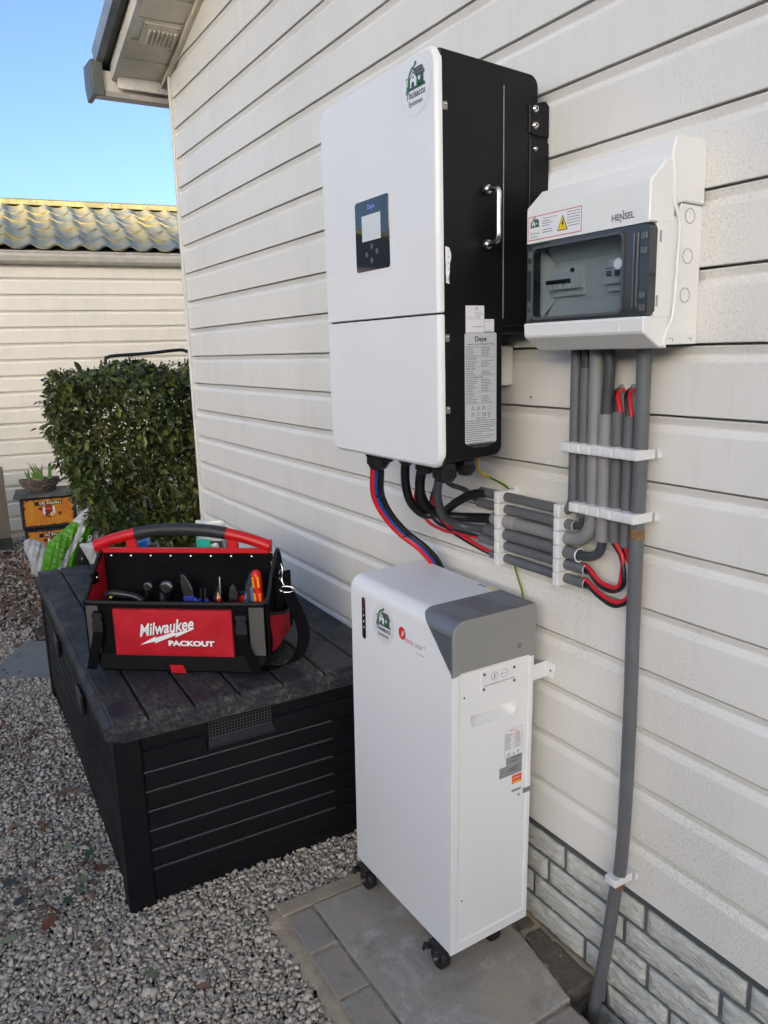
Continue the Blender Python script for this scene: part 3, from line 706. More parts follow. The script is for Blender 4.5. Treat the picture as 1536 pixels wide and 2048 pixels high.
for k in range(70):      # stray shoots breaking the clipped outline
    top = k % 3; z0 = HZ1 - .03 if top else hr.uniform(.45, 1.1); y0 = hr.uniform(HY0, HY0 + .5); x0 = hr.uniform(-.40, .85) if top else hleft(y0, z0) + .03
    d = np.array([hr.normal(0, .35), hr.normal(-.1, .3), 1.]) if top else np.array([-1., hr.normal(-.1, .4), hr.normal(.15, .4)]); d /= np.linalg.norm(d); ln = hr.uniform(.03, .11)
    for q in range(9): p_ = np.array([x0, y0, z0]) + d * ln * q / 8 + hr.normal(0, .008, 3); sh_.append((*p_, 2 if top else 1))
P = np.concatenate([P, np.array(sh_)]); V = leaves_np(P, hr, .040); F = LF[None] + (np.arange(len(P)) * 8)[:, None, None]
np_mesh('foliage', V, F, LEAFD, hedge, 'stuff')
P = hedge_pts(420, hr); V = leaves_np(P, hr, .05); np_mesh('yellow_foliage', V, LF[None] + (np.arange(len(P)) * 8)[:, None, None], LEAFY, hedge, 'stuff')
# the nearest leaves, one object each, sharing a few meshes
lm = []
for k in range(6):
    me = bpy.data.meshes.new('leaf'); v = LV * (.050 + .004 * k) * np.array([1, 1 + .1 * (k % 3), 1]); me.from_pydata([tuple(q) for q in v], [], [tuple(int(i) for i in f) for f in LF]); me.materials.append(LEAFD if k < 5 else LEAFY); me.update(); lm.append(me)
for k in range(280):
    o = bpy.data.objects.new('leaf', lm[k % 6]); COL.objects.link(o); o.parent = hedge
    z = random.uniform(.2, HZ1 - .02); x = random.uniform(hleft(HY0, z) + .03, .35)
    o.location = Vector((x, HY0 - .02 + .05 * random.random() + .07 * sin(x * 9 + 1.3) * cos(z * 7 + HY0 * 5), z)) - Vector(hedge.location)
    o.rotation_euler = (random.gauss(0, .5), random.gauss(.5, .45), -pi / 2 + random.gauss(0, .8))
def stems(mb, base, n, h, spread, r, rng):
    for k in range(n):
        p = [Vector(base) + Vector((rng.uniform(-.5, .5) * spread, rng.uniform(-.3, .3), 0))]
        d = Vector((rng.uniform(-.5, .5), rng.uniform(-.4, .2), 1))
        for q in range(6): p.append(p[-1] + d * h / 6); d += Vector((rng.uniform(-.3, .3), rng.uniform(-.3, .25), 0))
        mb.tube(p, r * rng.uniform(.5, 1), 5, taper=lambda t: 1 - .7 * t, sm=True)
for k in range(7):
    mb = MB(); stems(mb, (HX0 + .42 + k * .17, 4.80, -.03), 1, 1.1, .1, .014, random.Random(k)); mb.build('trunk', TWIG, hedge)
mb = MB(); rr = random.Random(3)
for k in range(150):
    x, y, z = rr.uniform(HX0 + .15, HX1), rr.uniform(HY0 + .02, HY0 + .35), rr.uniform(.15, HZ1 - .05); x = max(x, hleft(y, z) + .1); d = Vector((rr.uniform(-.6, .5), rr.uniform(-.9, .1), rr.uniform(.2, 1))).normalized() * rr.uniform(.12, .25)
    mb.tube([(x, y, z), Vector((x, y, z)) + d * .5 + Vector((0, 0, -.01)), Vector((x, y, z)) + d], .0026, 4, sm=True)
mb.build('twig', TWIG, hedge, kind='stuff')
# hedge-like shrubs elsewhere in the garden, behind and beside the camera, mirrored in the inverter's glass panel; row placed and sized to dim low skylight
def shrub(x, y, w, h, label, n=1500, seed=0):
    t = thing('garden_shrub', label, 'shrub', (x, y, -.04)); g = np.random.default_rng(seed)
    q = g.normal(size=(n, 3)); q /= np.linalg.norm(q, axis=1)[:, None]; q *= g.uniform(.55, 1, (n, 1)) ** .5
    q = q * np.array([w / 2, w / 2, h / 2]) * (1 + .18 * np.sin(q[:, :1] * 5 + 2) * np.cos(q[:, 1:2] * 6)) + np.array([x, y, h / 2 + .2])
    P = np.column_stack([q, g.integers(0, 4, n)]); V = leaves_np(P, g, .17); np_mesh('crown', V, LF[None] + (np.arange(n) * 8)[:, None, None], LEAFD, t, 'stuff')
    mb = MB(); mb.tube([(x, y, -.04), (x + .03, y, h * .4), (x, y + .05, h * .7)], .05, 8, taper=lambda u: 1 - .5 * u); mb.build('trunk', TWIG, t)
for i, (x, y, w, h) in enumerate(((-4.3, -1.6, 2.0, 1.3), (-4.3, .2, 2.0, 1.4), (-4.2, 2.0, 2.0, 1.25), (-4.3, 3.8, 2.0, 1.45), (-4.2, 5.6, 2.0, 1.4), (-4.3, 7.4, 2.1, 1.5), (-4.6, 9.3, 2.4, 1.8), (-5.8, 11.2, 2.8, 2.2))):
    shrub(x, y, w, h, ['evergreen shrub behind the camera at the end of the opposite row', 'evergreen shrub of the opposite row level with the camera', 'lowest evergreen shrub of the opposite row, across from the battery cabinet', 'full evergreen shrub of the opposite row, across from the storage box', 'slim evergreen shrub of the opposite row just past the storage box', 'evergreen shrub of the opposite row across from the laurel hedge', 'tall evergreen shrub of the opposite row beside the outbuilding', 'tallest evergreen shrub at the far corner of the garden'][i], n=2600, seed=i)
# unseen terrace added far behind the camera; it keeps low sun off this yard
bg_ = thing('sun_block_terrace', 'long two-storey terrace with a dark pitched roof, added far behind the camera to block the low sun', 'house', (-32.5, -30.1, 0), (0, 0, math.atan2(-.723, .691)), local=True)
mb = MB(); mb.box(-32, 32, -8, 0, -.05, 6.0); mb.build('wall', SIDING2, bg_)
mb = MB(); mb.prism([(.5, 5.8), (-4, 8.7), (-8.5, 5.8), (-8.5, 5.95), (-4, 8.80), (.5, 5.95)], -32.5, 32.5, 'x')
mb.add([(sx * 32, y, z) for sx in (-1, 1) for y, z in ((0, 6.0), (-8, 6.0), (-4, 8.7))], [(0, 1, 2), (3, 5, 4)]); mb.build('roof', DGREEN, bg_)
for k in range(12):
    for z in (1.0, 3.4): mb = MB(); mb.box(-29.6 + k * 5, -28 + k * 5, -.02, .03, z, z + 1.3, .02); mb.build('window', GLASSK, bg_)

# bent black tube of a garden frame standing behind the hedge
mb = MB(); y_ = 5.55
mb.tube(smooth_path([(.105, y_, .0), (.105, y_, .9), (.105, y_, 1.225), (.125, y_, 1.262), (.17, y_, 1.272), (.40, y_, 1.283), (.60, y_, 1.300), (.665, y_, 1.290), (.69, y_, 1.25), (.695, y_, .9), (.70, y_, .0)], 6), .0115, 10)
o = mb.build('tube_frame', BLACKPL, None); tagset(o, 'bent black tube frame showing just above the hedge top', 'frame')

# ================================================================= CRATES, PLANTER, FENCE
FR = NR - .03
def crate(loc, label, z):
    t = thing('drinks_crate', label, 'crate', loc, (0, 0, FR), group='stacked drinks crates', local=True); w, d, h = .335, .30, .205
    mb = MB(); T = .012
    mb.box(0, T * 1.6, 0, d, 0, h, .002); mb.box(w - T * 1.6, w, 0, d, 0, h, .002); mb.box(T * 1.6, w - T * 1.6, d - T, d, 0, h, .002)
    mb.box(T * 1.6, w - T * 1.6, 0, T, 0, .016, .002); mb.box(T * 1.6, w - T * 1.6, 0, T, h - .016, h, .002); mb.box(T * 1.6, w - T * 1.6, T, d - T, .005, .017)
    mb.build('crate_body', CRATEK, t)
    mb = MB(); mb.box(.0195, w - .0195, .004, .010, .0165, h - .0165); panel = mb.build('front_panel', CRATEP, t)
    p = Print((0, .004, 0), (1, 0, 0), (0, 0, 1), (0, -1, 0))
    r = random.Random(int(z * 100))
    x0, x1, z0, z1 = .0195, w - .0195, .0165, h - .0165
    for k in range(44):      # scorched ragged border
        side = k % 4; s_ = r.random(); a = r.uniform(.006, .016)
        if side == 0: q = [(x0 + s_ * (x1 - x0), z0), (x0 + s_ * (x1 - x0) + a, z0), (x0 + s_ * (x1 - x0) + a / 2, z0 + a)]
        elif side == 1: q = [(x0 + s_ * (x1 - x0), z1), (x0 + s_ * (x1 - x0) + a, z1), (x0 + s_ * (x1 - x0) + a / 2, z1 - a)]
        elif side == 2: q = [(x0, z0 + s_ * (z1 - z0)), (x0, z0 + s_ * (z1 - z0) + a), (x0 + a, z0 + s_ * (z1 - z0) + a / 2)]
        else: q = [(x1, z0 + s_ * (z1 - z0)), (x1, z0 + s_ * (z1 - z0) + a), (x1 - a, z0 + s_ * (z1 - z0) + a / 2)]
        p.poly([(min(max(a_, x0), x1), min(max(b_, z0), z1)) for a_, b_ in q], CRATEB, 1)
    p.build('scorched_edge', panel, kind='stuff'); p = Print((0, .004, 0), (1, 0, 0), (0, 0, 1), (0, -1, 0))
    # inverted banner and emblem, as the crate stands upside down
    p.rect(.085, .148, .252, .174, INK, 2)
    p.text('Hertog Jan', .246, .169, .031, mat('cream_print', (.80, .72, .45), .5), 3, 'LEFT', flip=True, bold=.0008, sx=.98)
    p.build('banner', panel); p = Print((0, .004, 0), (1, 0, 0), (0, 0, 1), (0, -1, 0))
    for k, (cx, cy, rx, ry, m) in enumerate(((.165, .120, .046, .026, DARKRED), (.120, .128, .014, .012, DARKRED), (.140, .112, .010, .028, WINK), (.198, .114, .009, .028, WINK), (.168, .112, .024, .018, DARKRED), (.170, .126, .020, .008, ORANGE), (.160, .094, .015, .010, CRATEB), (.182, .084, .006, .018, WINK), (.152, .084, .008, .010, DARKRED), (.170, .072, .016, .006, CRATEB), (.232, .088, .012, .012, CRATEB))):
        p.disc(cx, cy, rx, m, 3 + k * .3, ry, 12)
    p.build('emblem', panel); return t
c1 = crate((-.538, 5.43, .182), 'upper yellow-fronted drinks crate, upside down beneath the wicker planter', 1)
c2 = crate((-.530, 5.43, -.030), 'lower yellow-fronted drinks crate standing on the gravel half hidden by the green sack', 2)
mb = MB(); mb.box(-.02, .375, -.02, .34, 0, .014, .002)
o = mb.build('crate_lid_board', WOODG, None, 'grey-green board laid over the top drinks crate', 'board'); o.location = (-.555, 5.41, .389); o.rotation_euler = (0, 0, FR)
pt = thing('wicker_planter', 'oval weathered wicker basket with fresh bulb shoots on the crate board', 'planter', (-.39, 5.545, .404), local=True)
mb = MB(); rings = []
prof = [(0, .075), (.02, .088), (.045, .104), (.068, .112), (.078, .118), (.084, .112), (.070, .100), (.060, .095)]
for z, r in prof: rings.append([(r * 1.0 * cos(a), r * .62 * sin(a), z) for a in (2 * pi * k / 32 for k in range(32))])
mb.loft(rings, (True, False), 0, True); mb.build('basket', WICKER, pt)
mb = MB()
for j in range(5):
    z = .010 + j * .015; r = .082 + j * .0078
    for k in range(20):
        a0, a1 = 2 * pi * k / 20, 2 * pi * (k + 1) / 20; o_ = .004 if (k + j) % 2 else -.001
        mb.tube([((r + (.002 if q in (0, 2) else .004 + o_)) * cos(a0 + (a1 - a0) * q / 2), (r + (.002 if q in (0, 2) else .004 + o_)) * .62 * sin(a0 + (a1 - a0) * q / 2), z) for q in range(3)], .0062, 6)
mb.build('wicker_weave', WICKER, pt, kind='stuff')
mb = MB(); mb.tube([((.118 + .004 * sin(7 * a)) * cos(a), .074 * sin(a), .082 + .003 * sin(5 * a)) for a in (2 * pi * k / 40 for k in range(41))], .006, 6); mb.build('rim', WICKER, pt)
mb = MB(); mb.add([(0, 0, .072)] + [(.1 * cos(2 * pi * k / 24), .06 * sin(2 * pi * k / 24), .064) for k in range(24)], [(0, k + 1, (k + 1) % 24 + 1) for k in range(24)], 0, True); mb.build('soil', SOIL, pt)
sh = thing('bulb_shoots', 'green daffodil-like shoots sprouting from the wicker basket', 'plant', (-.39, 5.545, .474), local=True)
for k in range(17):
    g = random.Random(k + 40); bx, by = g.uniform(-.07, .07), g.uniform(-.03, .03); h = g.uniform(.07, .155); lean = (g.uniform(-.5, .35) + bx * 3, g.uniform(-.2, .2)); w = g.uniform(.005, .008); v = []; n = 6
    for i in range(n + 1):
        t = i / n; ww = w * (1 - t ** 3) + .0006; x = bx + lean[0] * h * t * t; y = by + lean[1] * h * t * t; z = h * t * (1 - .15 * abs(lean[0]) * t)
        v += [(x - ww, y, z), (x, y - .002, z), (x + ww, y, z)]
    mb = MB(); mb.add(v, [(i * 3 + q, i * 3 + q + 1, i * 3 + q + 4, i * 3 + q + 3) for i in range(n) for q in (0, 1)], 0, True); mb.build('leaf', SHOOT, sh, rec=False)
mb = MB()
for k in range(3): mb.sphere((-.035 + k * .012, -.03, .006), .013, 6, sc=(1, 1, 1.1))
mb.build('bulb', mat('yellow_brown_bulb', (.55, .36, .08), .6, mott=.4), sh)
fence = thing('timber_fence', 'weathered brown vertical fence boards at the far left edge', 'fence', (-.75, 5.75, 0), local=True)
for k in range(3):
    mb = MB(); mb.box(.066 - k * .105, .165 - k * .105, 0, .018, .075, .565 + .004 * k, .003); mb.build('fence_board', WOOD, fence)
mb = MB(); mb.box(-.35, .17, .002, .03, .0, .07, .003); mb.build('gravel_board', mat('dark_concrete_board', (.07, .07, .06), .9, mott=.4), fence)

# sacks: crumpled film bodies
def pillow(outline, thick, y0, nx=26, ny=34, seed=0, crumple=.010, lean=0.):
    """outline(t) -> (xl, xr) for t in 0..1 up; builds a lens-shaped crumpled sack body"""
    mb = MB(); r = random.Random(seed); ph = [r.uniform(0, 6) for _ in range(8)]
    def side(sg):
        v = []
        for j in range(ny + 1):
            t = j / ny; xl, xr, z = outline(t)
            for i in range(nx + 1):
                u = i / nx; x = xl[0] + (xr[0] - xl[0]) * u; zz = xl[1] + (xr[1] - xl[1]) * u
                th = thick * (4 * u * (1 - u)) ** .5 * (1 - .6 * t ** 3) * min(1, t * 6 + .35)
                c = crumple * (sin(x * 60 + zz * 35 + ph[0]) * cos(zz * 75 - x * 22 + ph[1]) + .6 * sin(zz * 150 + x * 95 + ph[2]) + .5 * sin(x * 190 - zz * 60 + ph[3]))
                v.append((x, y0 - sg * (th + c * (4 * u * (1 - u)) ** .3) + lean * t, zz))
        return v
    for sg in (1, -1):
        v = side(sg); mb.add(v, [(j * (nx + 1) + i, j * (nx + 1) + i + 1, (j + 1) * (nx + 1) + i + 1, (j + 1) * (nx + 1) + i) for j in range(ny) for i in range(nx)], 0, True)
    return mb
def gout(t):
    L_ = [(-.520, -.03), (-.492, .10), (-.452, .19), (-.34, .27), (-.235, .355), (-.19, .385)]; R_ = [(-.315, -.03), (-.31, .02), (-.27, .11), (-.20, .20), (-.155, .30), (-.150, .345)]
    k = t * 5; i = min(4, int(k)); f = k - i
    return ((L_[i][0] + (L_[i + 1][0] - L_[i][0]) * f, L_[i][1] + (L_[i + 1][1] - L_[i][1]) * f), (R_[i][0] + (R_[i + 1][0] - R_[i][0]) * f, R_[i][1] + (R_[i + 1][1] - R_[i][1]) * f), 0)
mb = pillow(gout, .055, 4.93, 60, 90, seed=2, crumple=.0055)
# film colours in zones: green body, white diagonal band and white neck
for i, f in enumerate(mb.f):
    c = [sum(mb.v[q][a] for q in f) / 4 for a in (0, 2)]; loc = i % (90 * 60); j = loc // 60; u = (loc % 60) / 60; t = j / 90
    band = abs((c[0] + .385) - (c[1] - .06) * .62) < .020
    neck = t > .80 or (t > .66 and u < .55 - .3 * (t - .66)) or (t > .70 and u > .86)
    mb.m[i] = 1 if (band or neck) else 0
gs = mb.build('compost_sack', [BAGG, BAGW], None); tagset(gs, 'half-empty green and white compost sack leaning over beyond the storage box', 'sack')
p = Print((0, 4.855, 0), (1, 0, 0), (0, 0, 1), (0, -1, 0))
lgp = mat('pale_green_print', (.35, .55, .22), .5)
for k in range(13): p.fake(-.485 + k * .004, -.425 + k * .006, .045 + k * .0095, .0018, lgp, 1, k)
p.text('OK', -.235, .215, .030, WINK, 1, rot=-1.9, bold=.001); p.text('ka', -.285, .205, .026, WINK, 1, rot=-1.9, bold=.001)
p.build('sack_print', gs)
def wout(t):
    L_ = [(-.555, -.03), (-.565, .08), (-.585, .15), (-.578, .198), (-.55, .206)]; R_ = [(-.44, -.03), (-.45, .08), (-.45, .14), (-.47, .17), (-.52, .198)]
    k = t * 4; i = min(3, int(k)); f = k - i
    return ((L_[i][0] + (L_[i + 1][0] - L_[i][0]) * f, L_[i][1] + (L_[i + 1][1] - L_[i][1]) * f), (R_[i][0] + (R_[i + 1][0] - R_[i][0]) * f, R_[i][1] + (R_[i + 1][1] - R_[i][1]) * f), 0)
o = pillow(wout, .03, 5.02, 18, 22, 5, .007).build('plastic_bag', BAGW, None); tagset(o, 'crumpled white plastic bag lying left of the green sack by the crates', 'bag', 'white plastic bags round the sack')
def jout(t):
    L_ = [(-.255, -.03), (-.258, .06), (-.285, .13), (-.300, .165), (-.30, .18)]; R_ = [(-.12, -.03), (-.10, .06), (-.11, .12), (-.12, .165), (-.125, .182)]
    k = t * 4; i = min(3, int(k)); f = k - i
    return ((L_[i][0] + (L_[i + 1][0] - L_[i][0]) * f, L_[i][1] + (L_[i + 1][1] - L_[i][1]) * f), (R_[i][0] + (R_[i + 1][0] - R_[i][0]) * f, R_[i][1] + (R_[i + 1][1] - R_[i][1]) * f), 0)
jb = pillow(jout, .035, 4.80, 18, 20, 8, .004).build('potting_soil_bag', BAGW, None); tagset(jb, 'white potting soil bag with dark green lettering behind the tool bag handle', 'bag')
p = Print((0, 4.758, 0), (1, 0, 0), (0, 0, 1), (0, -1, 0)); p.text('Jiffy', -.222, .098, .050, mat('dark_green_print', (.01, .13, .06), .5), 1, rot=.12, bold=.0012); p.build('bag_print', jb)
def kout(t):
    L_ = [(-.335, -.03), (-.33, .06), (-.30, .14), (-.27, .17)]; R_ = [(-.24, -.03), (-.235, .06), (-.24, .13), (-.245, .165)]
    k = t * 3; i = min(2, int(k)); f = k - i
    return ((L_[i][0] + (L_[i + 1][0] - L_[i][0]) * f, L_[i][1] + (L_[i + 1][1] - L_[i][1]) * f), (R_[i][0] + (R_[i + 1][0] - R_[i][0]) * f, R_[i][1] + (R_[i + 1][1] - R_[i][1]) * f), 0)
o = pillow(kout, .05, 4.86, 14, 16, 9, .004).build('black_sack', mat('black_film', (.015, .015, .016), .22), None); tagset(o, 'shiny black refuse sack between the green sack and the white soil bag', 'sack')
def cout(t):
    L_ = [(-.20, .12), (-.205, .20), (-.17, .265), (-.13, .28)]; R_ = [(-.06, .12), (-.05, .19), (-.07, .25), (-.10, .275)]
    k = t * 3; i = min(2, int(k)); f = k - i
    return ((L_[i][0] + (L_[i + 1][0] - L_[i][0]) * f, L_[i][1] + (L_[i + 1][1] - L_[i][1]) * f), (R_[i][0] + (R_[i + 1][0] - R_[i][0]) * f, R_[i][1] + (R_[i + 1][1] - R_[i][1]) * f), 0)
def cout2(t):
    a, b2, _ = cout(t); return ((a[0], a[1] if t > .1 else -.03), (b2[0], b2[1] if t > .1 else -.03), 0)
o = pillow(cout2, .04, 4.97, 16, 16, 12, .008).build('plastic_bag', mat('grey_white_film', (.42, .44, .46), .25), None); tagset(o, 'bundled translucent grey plastic bag between the green sack and the hedge', 'bag', 'white plastic bags round the sack')

# leaf litter and fallen leaves
def litter(name, n, x0, x1, y0, y1, size, m, seed, z=-.012):
    g = np.random.default_rng(seed); P = np.column_stack([g.uniform(x0, x1, n), g.uniform(y0, y1, n), g.uniform(z - .006, z + .006, n)])
    a = g.uniform(0, 2 * pi, n); s = size * g.lognormal(0, .35, n); tl = g.normal(0, .35, (n, 2))
    q = np.array([(-1, 0), (-.3, -.55), (.5, -.4), (1, 0), (.4, .5), (-.4, .45)]); V = np.empty((n, 6, 3)); c, s_ = np.cos(a)[:, None], np.sin(a)[:, None]
    V[:, :, 0] = P[:, 0:1] + s[:, None] * (q[:, 0] * c - q[:, 1] * s_); V[:, :, 1] = P[:, 1:2] + s[:, None] * (q[:, 0] * s_ + q[:, 1] * c)
    V[:, :, 2] = P[:, 2:3] + s[:, None] * (q[:, 0] * tl[:, 0:1] + q[:, 1] * tl[:, 1:2]) + .15 * s[:, None] * (q[:, 0] ** 2)
    F = np.array([(0, 1, 2), (0, 2, 3), (0, 3, 4), (0, 4, 5)])[None] + (np.arange(n) * 6)[:, None, None]
    return np_mesh(name, V, F, m, None, 'stuff')
litter('leaf_litter', 5200, -1.9, .2, 3.7, 5.7, .016, DEAD, 3, -.016)
litter('leaf_crumbs', 1500, -1.5, -.78, 1.75, 3.7, .008, DEAD, 4, -.012)
ivy = [(0, -.9), (.25, -.55), (.75, -.6), (.62, -.15), (1, .15), (.5, .35), (.25, 1), (-.1, .45), (-.7, .6), (-.55, .1), (-1, -.2), (-.5, -.45)]
oval = [(cos(a) * (1 if k % 2 else .85), sin(a) * .6 * (1 if k % 2 else .8)) for k, a in enumerate(2 * pi * k / 12 for k in range(12))]
def fallen(x, y, s, rot, kind, m, label, z=.007, tilt=(.15, .1)):
    mb = MB(); q = ivy if kind == 'ivy' else oval; c, sn = cos(rot), sin(rot); pts = []
    for a, b in q: pts.append((s * (a * c - b * sn), s * (a * sn + b * c), s * (tilt[0] * a + tilt[1] * b + .25 * (a * a + b * b) * .5)))
    mb.add([(0, 0, 0)] + pts, [(0, k + 1, (k + 1) % 12 + 1) for k in range(12)], 0, True)
    o = mb.build('fallen_leaf', m, None, label, 'leaf', 'fallen leaves on the gravel', rec=False); o.location = (x, y, z)
FG = mat('pale_fallen_leaf', (.22, .25, .14), .6, mott=.3, mscale=80); FB = mat('tan_fallen_leaf', (.27, .16, .10), .65, mott=.5, mscale=90); FD = mat('dark_fallen_leaf', (.05, .055, .05), .5, mott=.3); FO = mat('rust_fallen_leaf', (.17, .06, .025), .6, mott=.5, mscale=60); FGR = mat('deep_green_fallen_leaf', (.05, .10, .045), .5, mott=.4, mscale=60)
for a in ((-.804, 1.945, .017, .6, 'ivy', FGR, 'deep green ivy leaf on the gravel, upper of the two beside the storage box'), (-.846, 2.004, .014, 2., 'ivy', FG, 'pale green ivy leaf lying against the side of the storage box'),
          (-.80, 1.994, .017, 1.2, 'oval', FB, 'pinkish tan leaf among ivy leaves beside the storage box'), (-.789, 1.865, .022, 2.4, 'oval', FO, 'rust brown curled leaf at the foot of the storage box corner'),
          (-.836, 1.845, .016, .3, 'ivy', FG, 'pale green lobed leaf just left of the rust brown leaf'), (-.85, 1.805, .015, 1.5, 'oval', FG, 'pale green folded leaf in front of the ivy leaves'),
          (-.879, 1.784, .016, 4., 'ivy', FGR, 'deep green ivy leaf nearest the camera'), (-.891, 1.875, .010, 1., 'oval', FB, 'small orange tan leaf lying alone left of the ivy'),
          (-.992, 1.928, .020, 2.2, 'ivy', FD, 'blackish ivy leaf at the left picture edge'), (-.979, 1.846, .016, .8, 'oval', FD, 'blackish green oval leaf below the black ivy leaf'),
          (-1.015, 1.724, .016, 3., 'oval', FG, 'faded green leaf in the lower left gravel'), (-.851, 1.596, .016, .2, 'oval', FB, 'tan crinkled leaf in the open gravel in front of the storage box'),
          (-.808, 2.289, .022, .9, 'oval', FB, 'long tan leaf upper left against the storage box side'), (-.775, 2.271, .018, 2., 'oval', FB, 'broad tan leaf touching the storage box side'),
          (-.809, 2.231, .020, 3.2, 'oval', FB, 'flat tan leaf below the broad tan leaf'), (-.889, 2.157, .018, 1.8, 'oval', FO, 'purplish brown leaf out in the gravel'),
          (-.547, 1.478, .011, .4, 'oval', FG, 'round yellow green leaf left of the paving corner'), (-.771, 1.45, .018, 1.4, 'ivy', FG, 'olive ivy leaf in the foreground gravel'),
          (-.69, 1.362, .014, .2, 'oval', FB, 'small brown leaf in the foreground gravel'), (-.706, 1.571, .011, 2.2, 'oval', FG, 'small olive leaf close to the storage box front'), (-.932, 1.73, .02, .7, 'oval', FO, 'long brown leaf lying left of the box corner')):
    x, y, s, r_, kd, m, lb = a; fallen(x, y, s * 1.12, r_, kd, m, lb, tilt=(random.uniform(-.3, .3), random.uniform(-.3, .3)))
mb = MB(); rr = random.Random(9)
for k in range(26):
    x, y = rr.uniform(-1.1, -.8), rr.uniform(1.75, 2.6); a = rr.uniform(0, pi); L_ = rr.uniform(.015, .04)
    mb.tube([(x, y, -.008), (x + cos(a) * L_, y + sin(a) * L_, -.004)], .0011, 4)
mb.build('fallen_twigs', mat('straw_twig', (.26, .20, .13), .8), None, kind='stuff')

# ================================================================= STORAGE BOX
BX = thing('storage_box', 'long black resin garden storage box with slatted sides under the tool bag', 'storage box', (-.7727, 1.6674, 0), (0, 0, -.0274), local=True)
BW, BLn = .755, 1.506
mb = MB(); mb.box(.022, BW - .02, .026, BLn - .02, -.03, .425); mb.build('body', BOXM, BX)
for (x, y) in ((.012, .014), (BW - .11, .014), (.012, BLn - .085), (BW - .11, BLn - .085)):
    mb = MB(); mb.box(x, x + (.062 if x < .1 else .10), y, y + .07, -.03, .424, .006); mb.build('corner_post', BOXM, BX)
zs = [.382, .326, .277, .227, .177, .127, .078, .02]
for i in range(7):      # slats of the near end
    mb = MB(); a, b2 = zs[i + 1] + .0035, zs[i] - .0035
    if i == 0:
        for x0, x1 in ((.074, .222), (.392, .645)): mb.box(x0, x1, .0185, .027, a, b2, .002)
        mb.box(.222, .392, .0185, .027, a, .345, .002)
    else: mb.box(.074, .645, .0185, .027, a, b2, .002)
    mb.build('slat', BOXM, BX)
mb = MB()
for z in zs[1:7]: mb.tube([(.070, .0195, z + .001), (.549, .0195, z + .001)], .0020, 6)
mb.build('slat_bead', BOXGROOVE, BX)
mb = MB(); mb.box(.074, .222, .018, .027, .386, .424, .002); mb.box(.392, .645, .018, .027, .386, .424, .002); mb.box(.222, .392, .018, .027, .408, .424, .002); mb.build('top_rail', BOXM, BX)
mb = MB(); mb.add([(.224, .012, .352), (.392, .012, .352), (.388, .026, .368), (.230, .026, .368)], [(0, 1, 2, 3)]); mb.box(.224, .392, .012, .026, .345, .352, .001); v = mb.build('vent_sill', mat('dull_black_resin', (.016, .017, .020), .5), BX)
mb = MB()
for k in range(21): mb.tube([(.231 + k * .0078, .0235, .366), (.231 + k * .0078, .0235, .407)], .0007, 4)
for k in range(6): mb.tube([(.230, .0230, .368 + k * .0075), (.389, .0230, .368 + k * .0075)], .0007, 4)
mb.build('vent_mesh', mat('dull_grey_wire', (.085, .09, .085), .6), v)
for i in range(7):      # slats of the long side
    mb = MB(); mb.box(.016, .024, .088, BLn - .09, zs[i + 1] + .0035, zs[i] - .0035, .002); mb.build('slat', BOXM, BX)
for y in (.46, .95): mb = MB(); mb.box(.004, .014, y, y + .10, .30, .36, .003); mb.build('side_clip', BLACKPL, BX)
lidpoly = [(.034, 0), (BW - .03, 0), (BW, .03), (BW, BLn - .03), (BW - .03, BLn), (.034, BLn), (0, BLn - .034), (0, .034)]
mb = MB(); ins = inset(lidpoly, .014)
mb.loft([[(x, y, .422) for x, y in lidpoly], [(x, y, .446) for x, y in lidpoly], [(x, y, .455) for x, y in ins]], (True, True)); lid = mb.build('lid', LID, BX)
gx = [.012, .093, .200, .310, .420, .535, .640, BW - .012]
for i in range(7):
    a, b2 = gx[i] + .0028, gx[i + 1] - .0028; mb = MB(); y0, y1 = .012, BLn - .012
    mb.loft([[(a, y0, .4552), (b2, y0, .4552), (b2, y1, .4552), (a, y1, .4552)], [(a, y0 + .002, .462), (b2, y0 + .002, .462), (b2, y1 - .002, .462), (a, y1 - .002, .462)], [(a + .003, y0 + .008, .4655), (b2 - .003, y0 + .008, .4655), (b2 - .003, y1 - .008, .4655), (a + .003, y1 - .008, .4655)]], (False, True))
    mb.build('lid_plank', LID, lid)

# ================================================================= INVERTER
INV = thing('inverter', 'white-fronted hybrid inverter with black side and bow handle hung on the cladding', 'inverter', (-.12, 1.345, 1.05))
Y0, Y1, Z0, Z1 = 1.133, 1.557, 1.0475, 1.750
bodyprof = [(-.238, 1.057), (-.124, 1.064)] + [(-.106 - .018 + .018 * cos(a), 1.064 + .018 + .018 * sin(a)) for a in (-pi / 2 + k * pi / 12 for k in range(1, 7))] + [(-.106, 1.297), (-.026, 1.300)] + [(-.026 - .020 + .020 * cos(a), 1.728 - .020 + .020 * sin(a)) for a in (k * pi / 12 for k in range(0, 7))] + [(-.238, 1.741)]
mb = MB(); mb.prism(bodyprof, Y0 + .002, Y1 - .004, 'y', bev=.0015); mb.build('casing', BLACKP, INV)
def cover(z0, z1, rt, rb, name):
    o_ = rrect(Y0, Y1, z0, z1, (rb, rb, rt, rt), 6); F_ = .010; rings = [[(-.236, y, z) for y, z in o_]]
    for k in range(0, 6):
        a = k * pi / 10; q = inset(o_, F_ * (1 - cos(a)) + 1e-5); sz = z0 if rb < .01 else z1; rings.append([(-.2385 - F_ * sin(a), y, z if abs(zz - sz) > .006 else zz + (z - zz) * .12) for (y, z), (yy, zz) in zip(q, o_)])
    mb = MB(); mb.loft(rings[:-1], (True, True), 0, True)
    mb.s[-1] = False; mb.s[-2] = False
    return mb.build(name, WHITE_PLASTIC, INV)
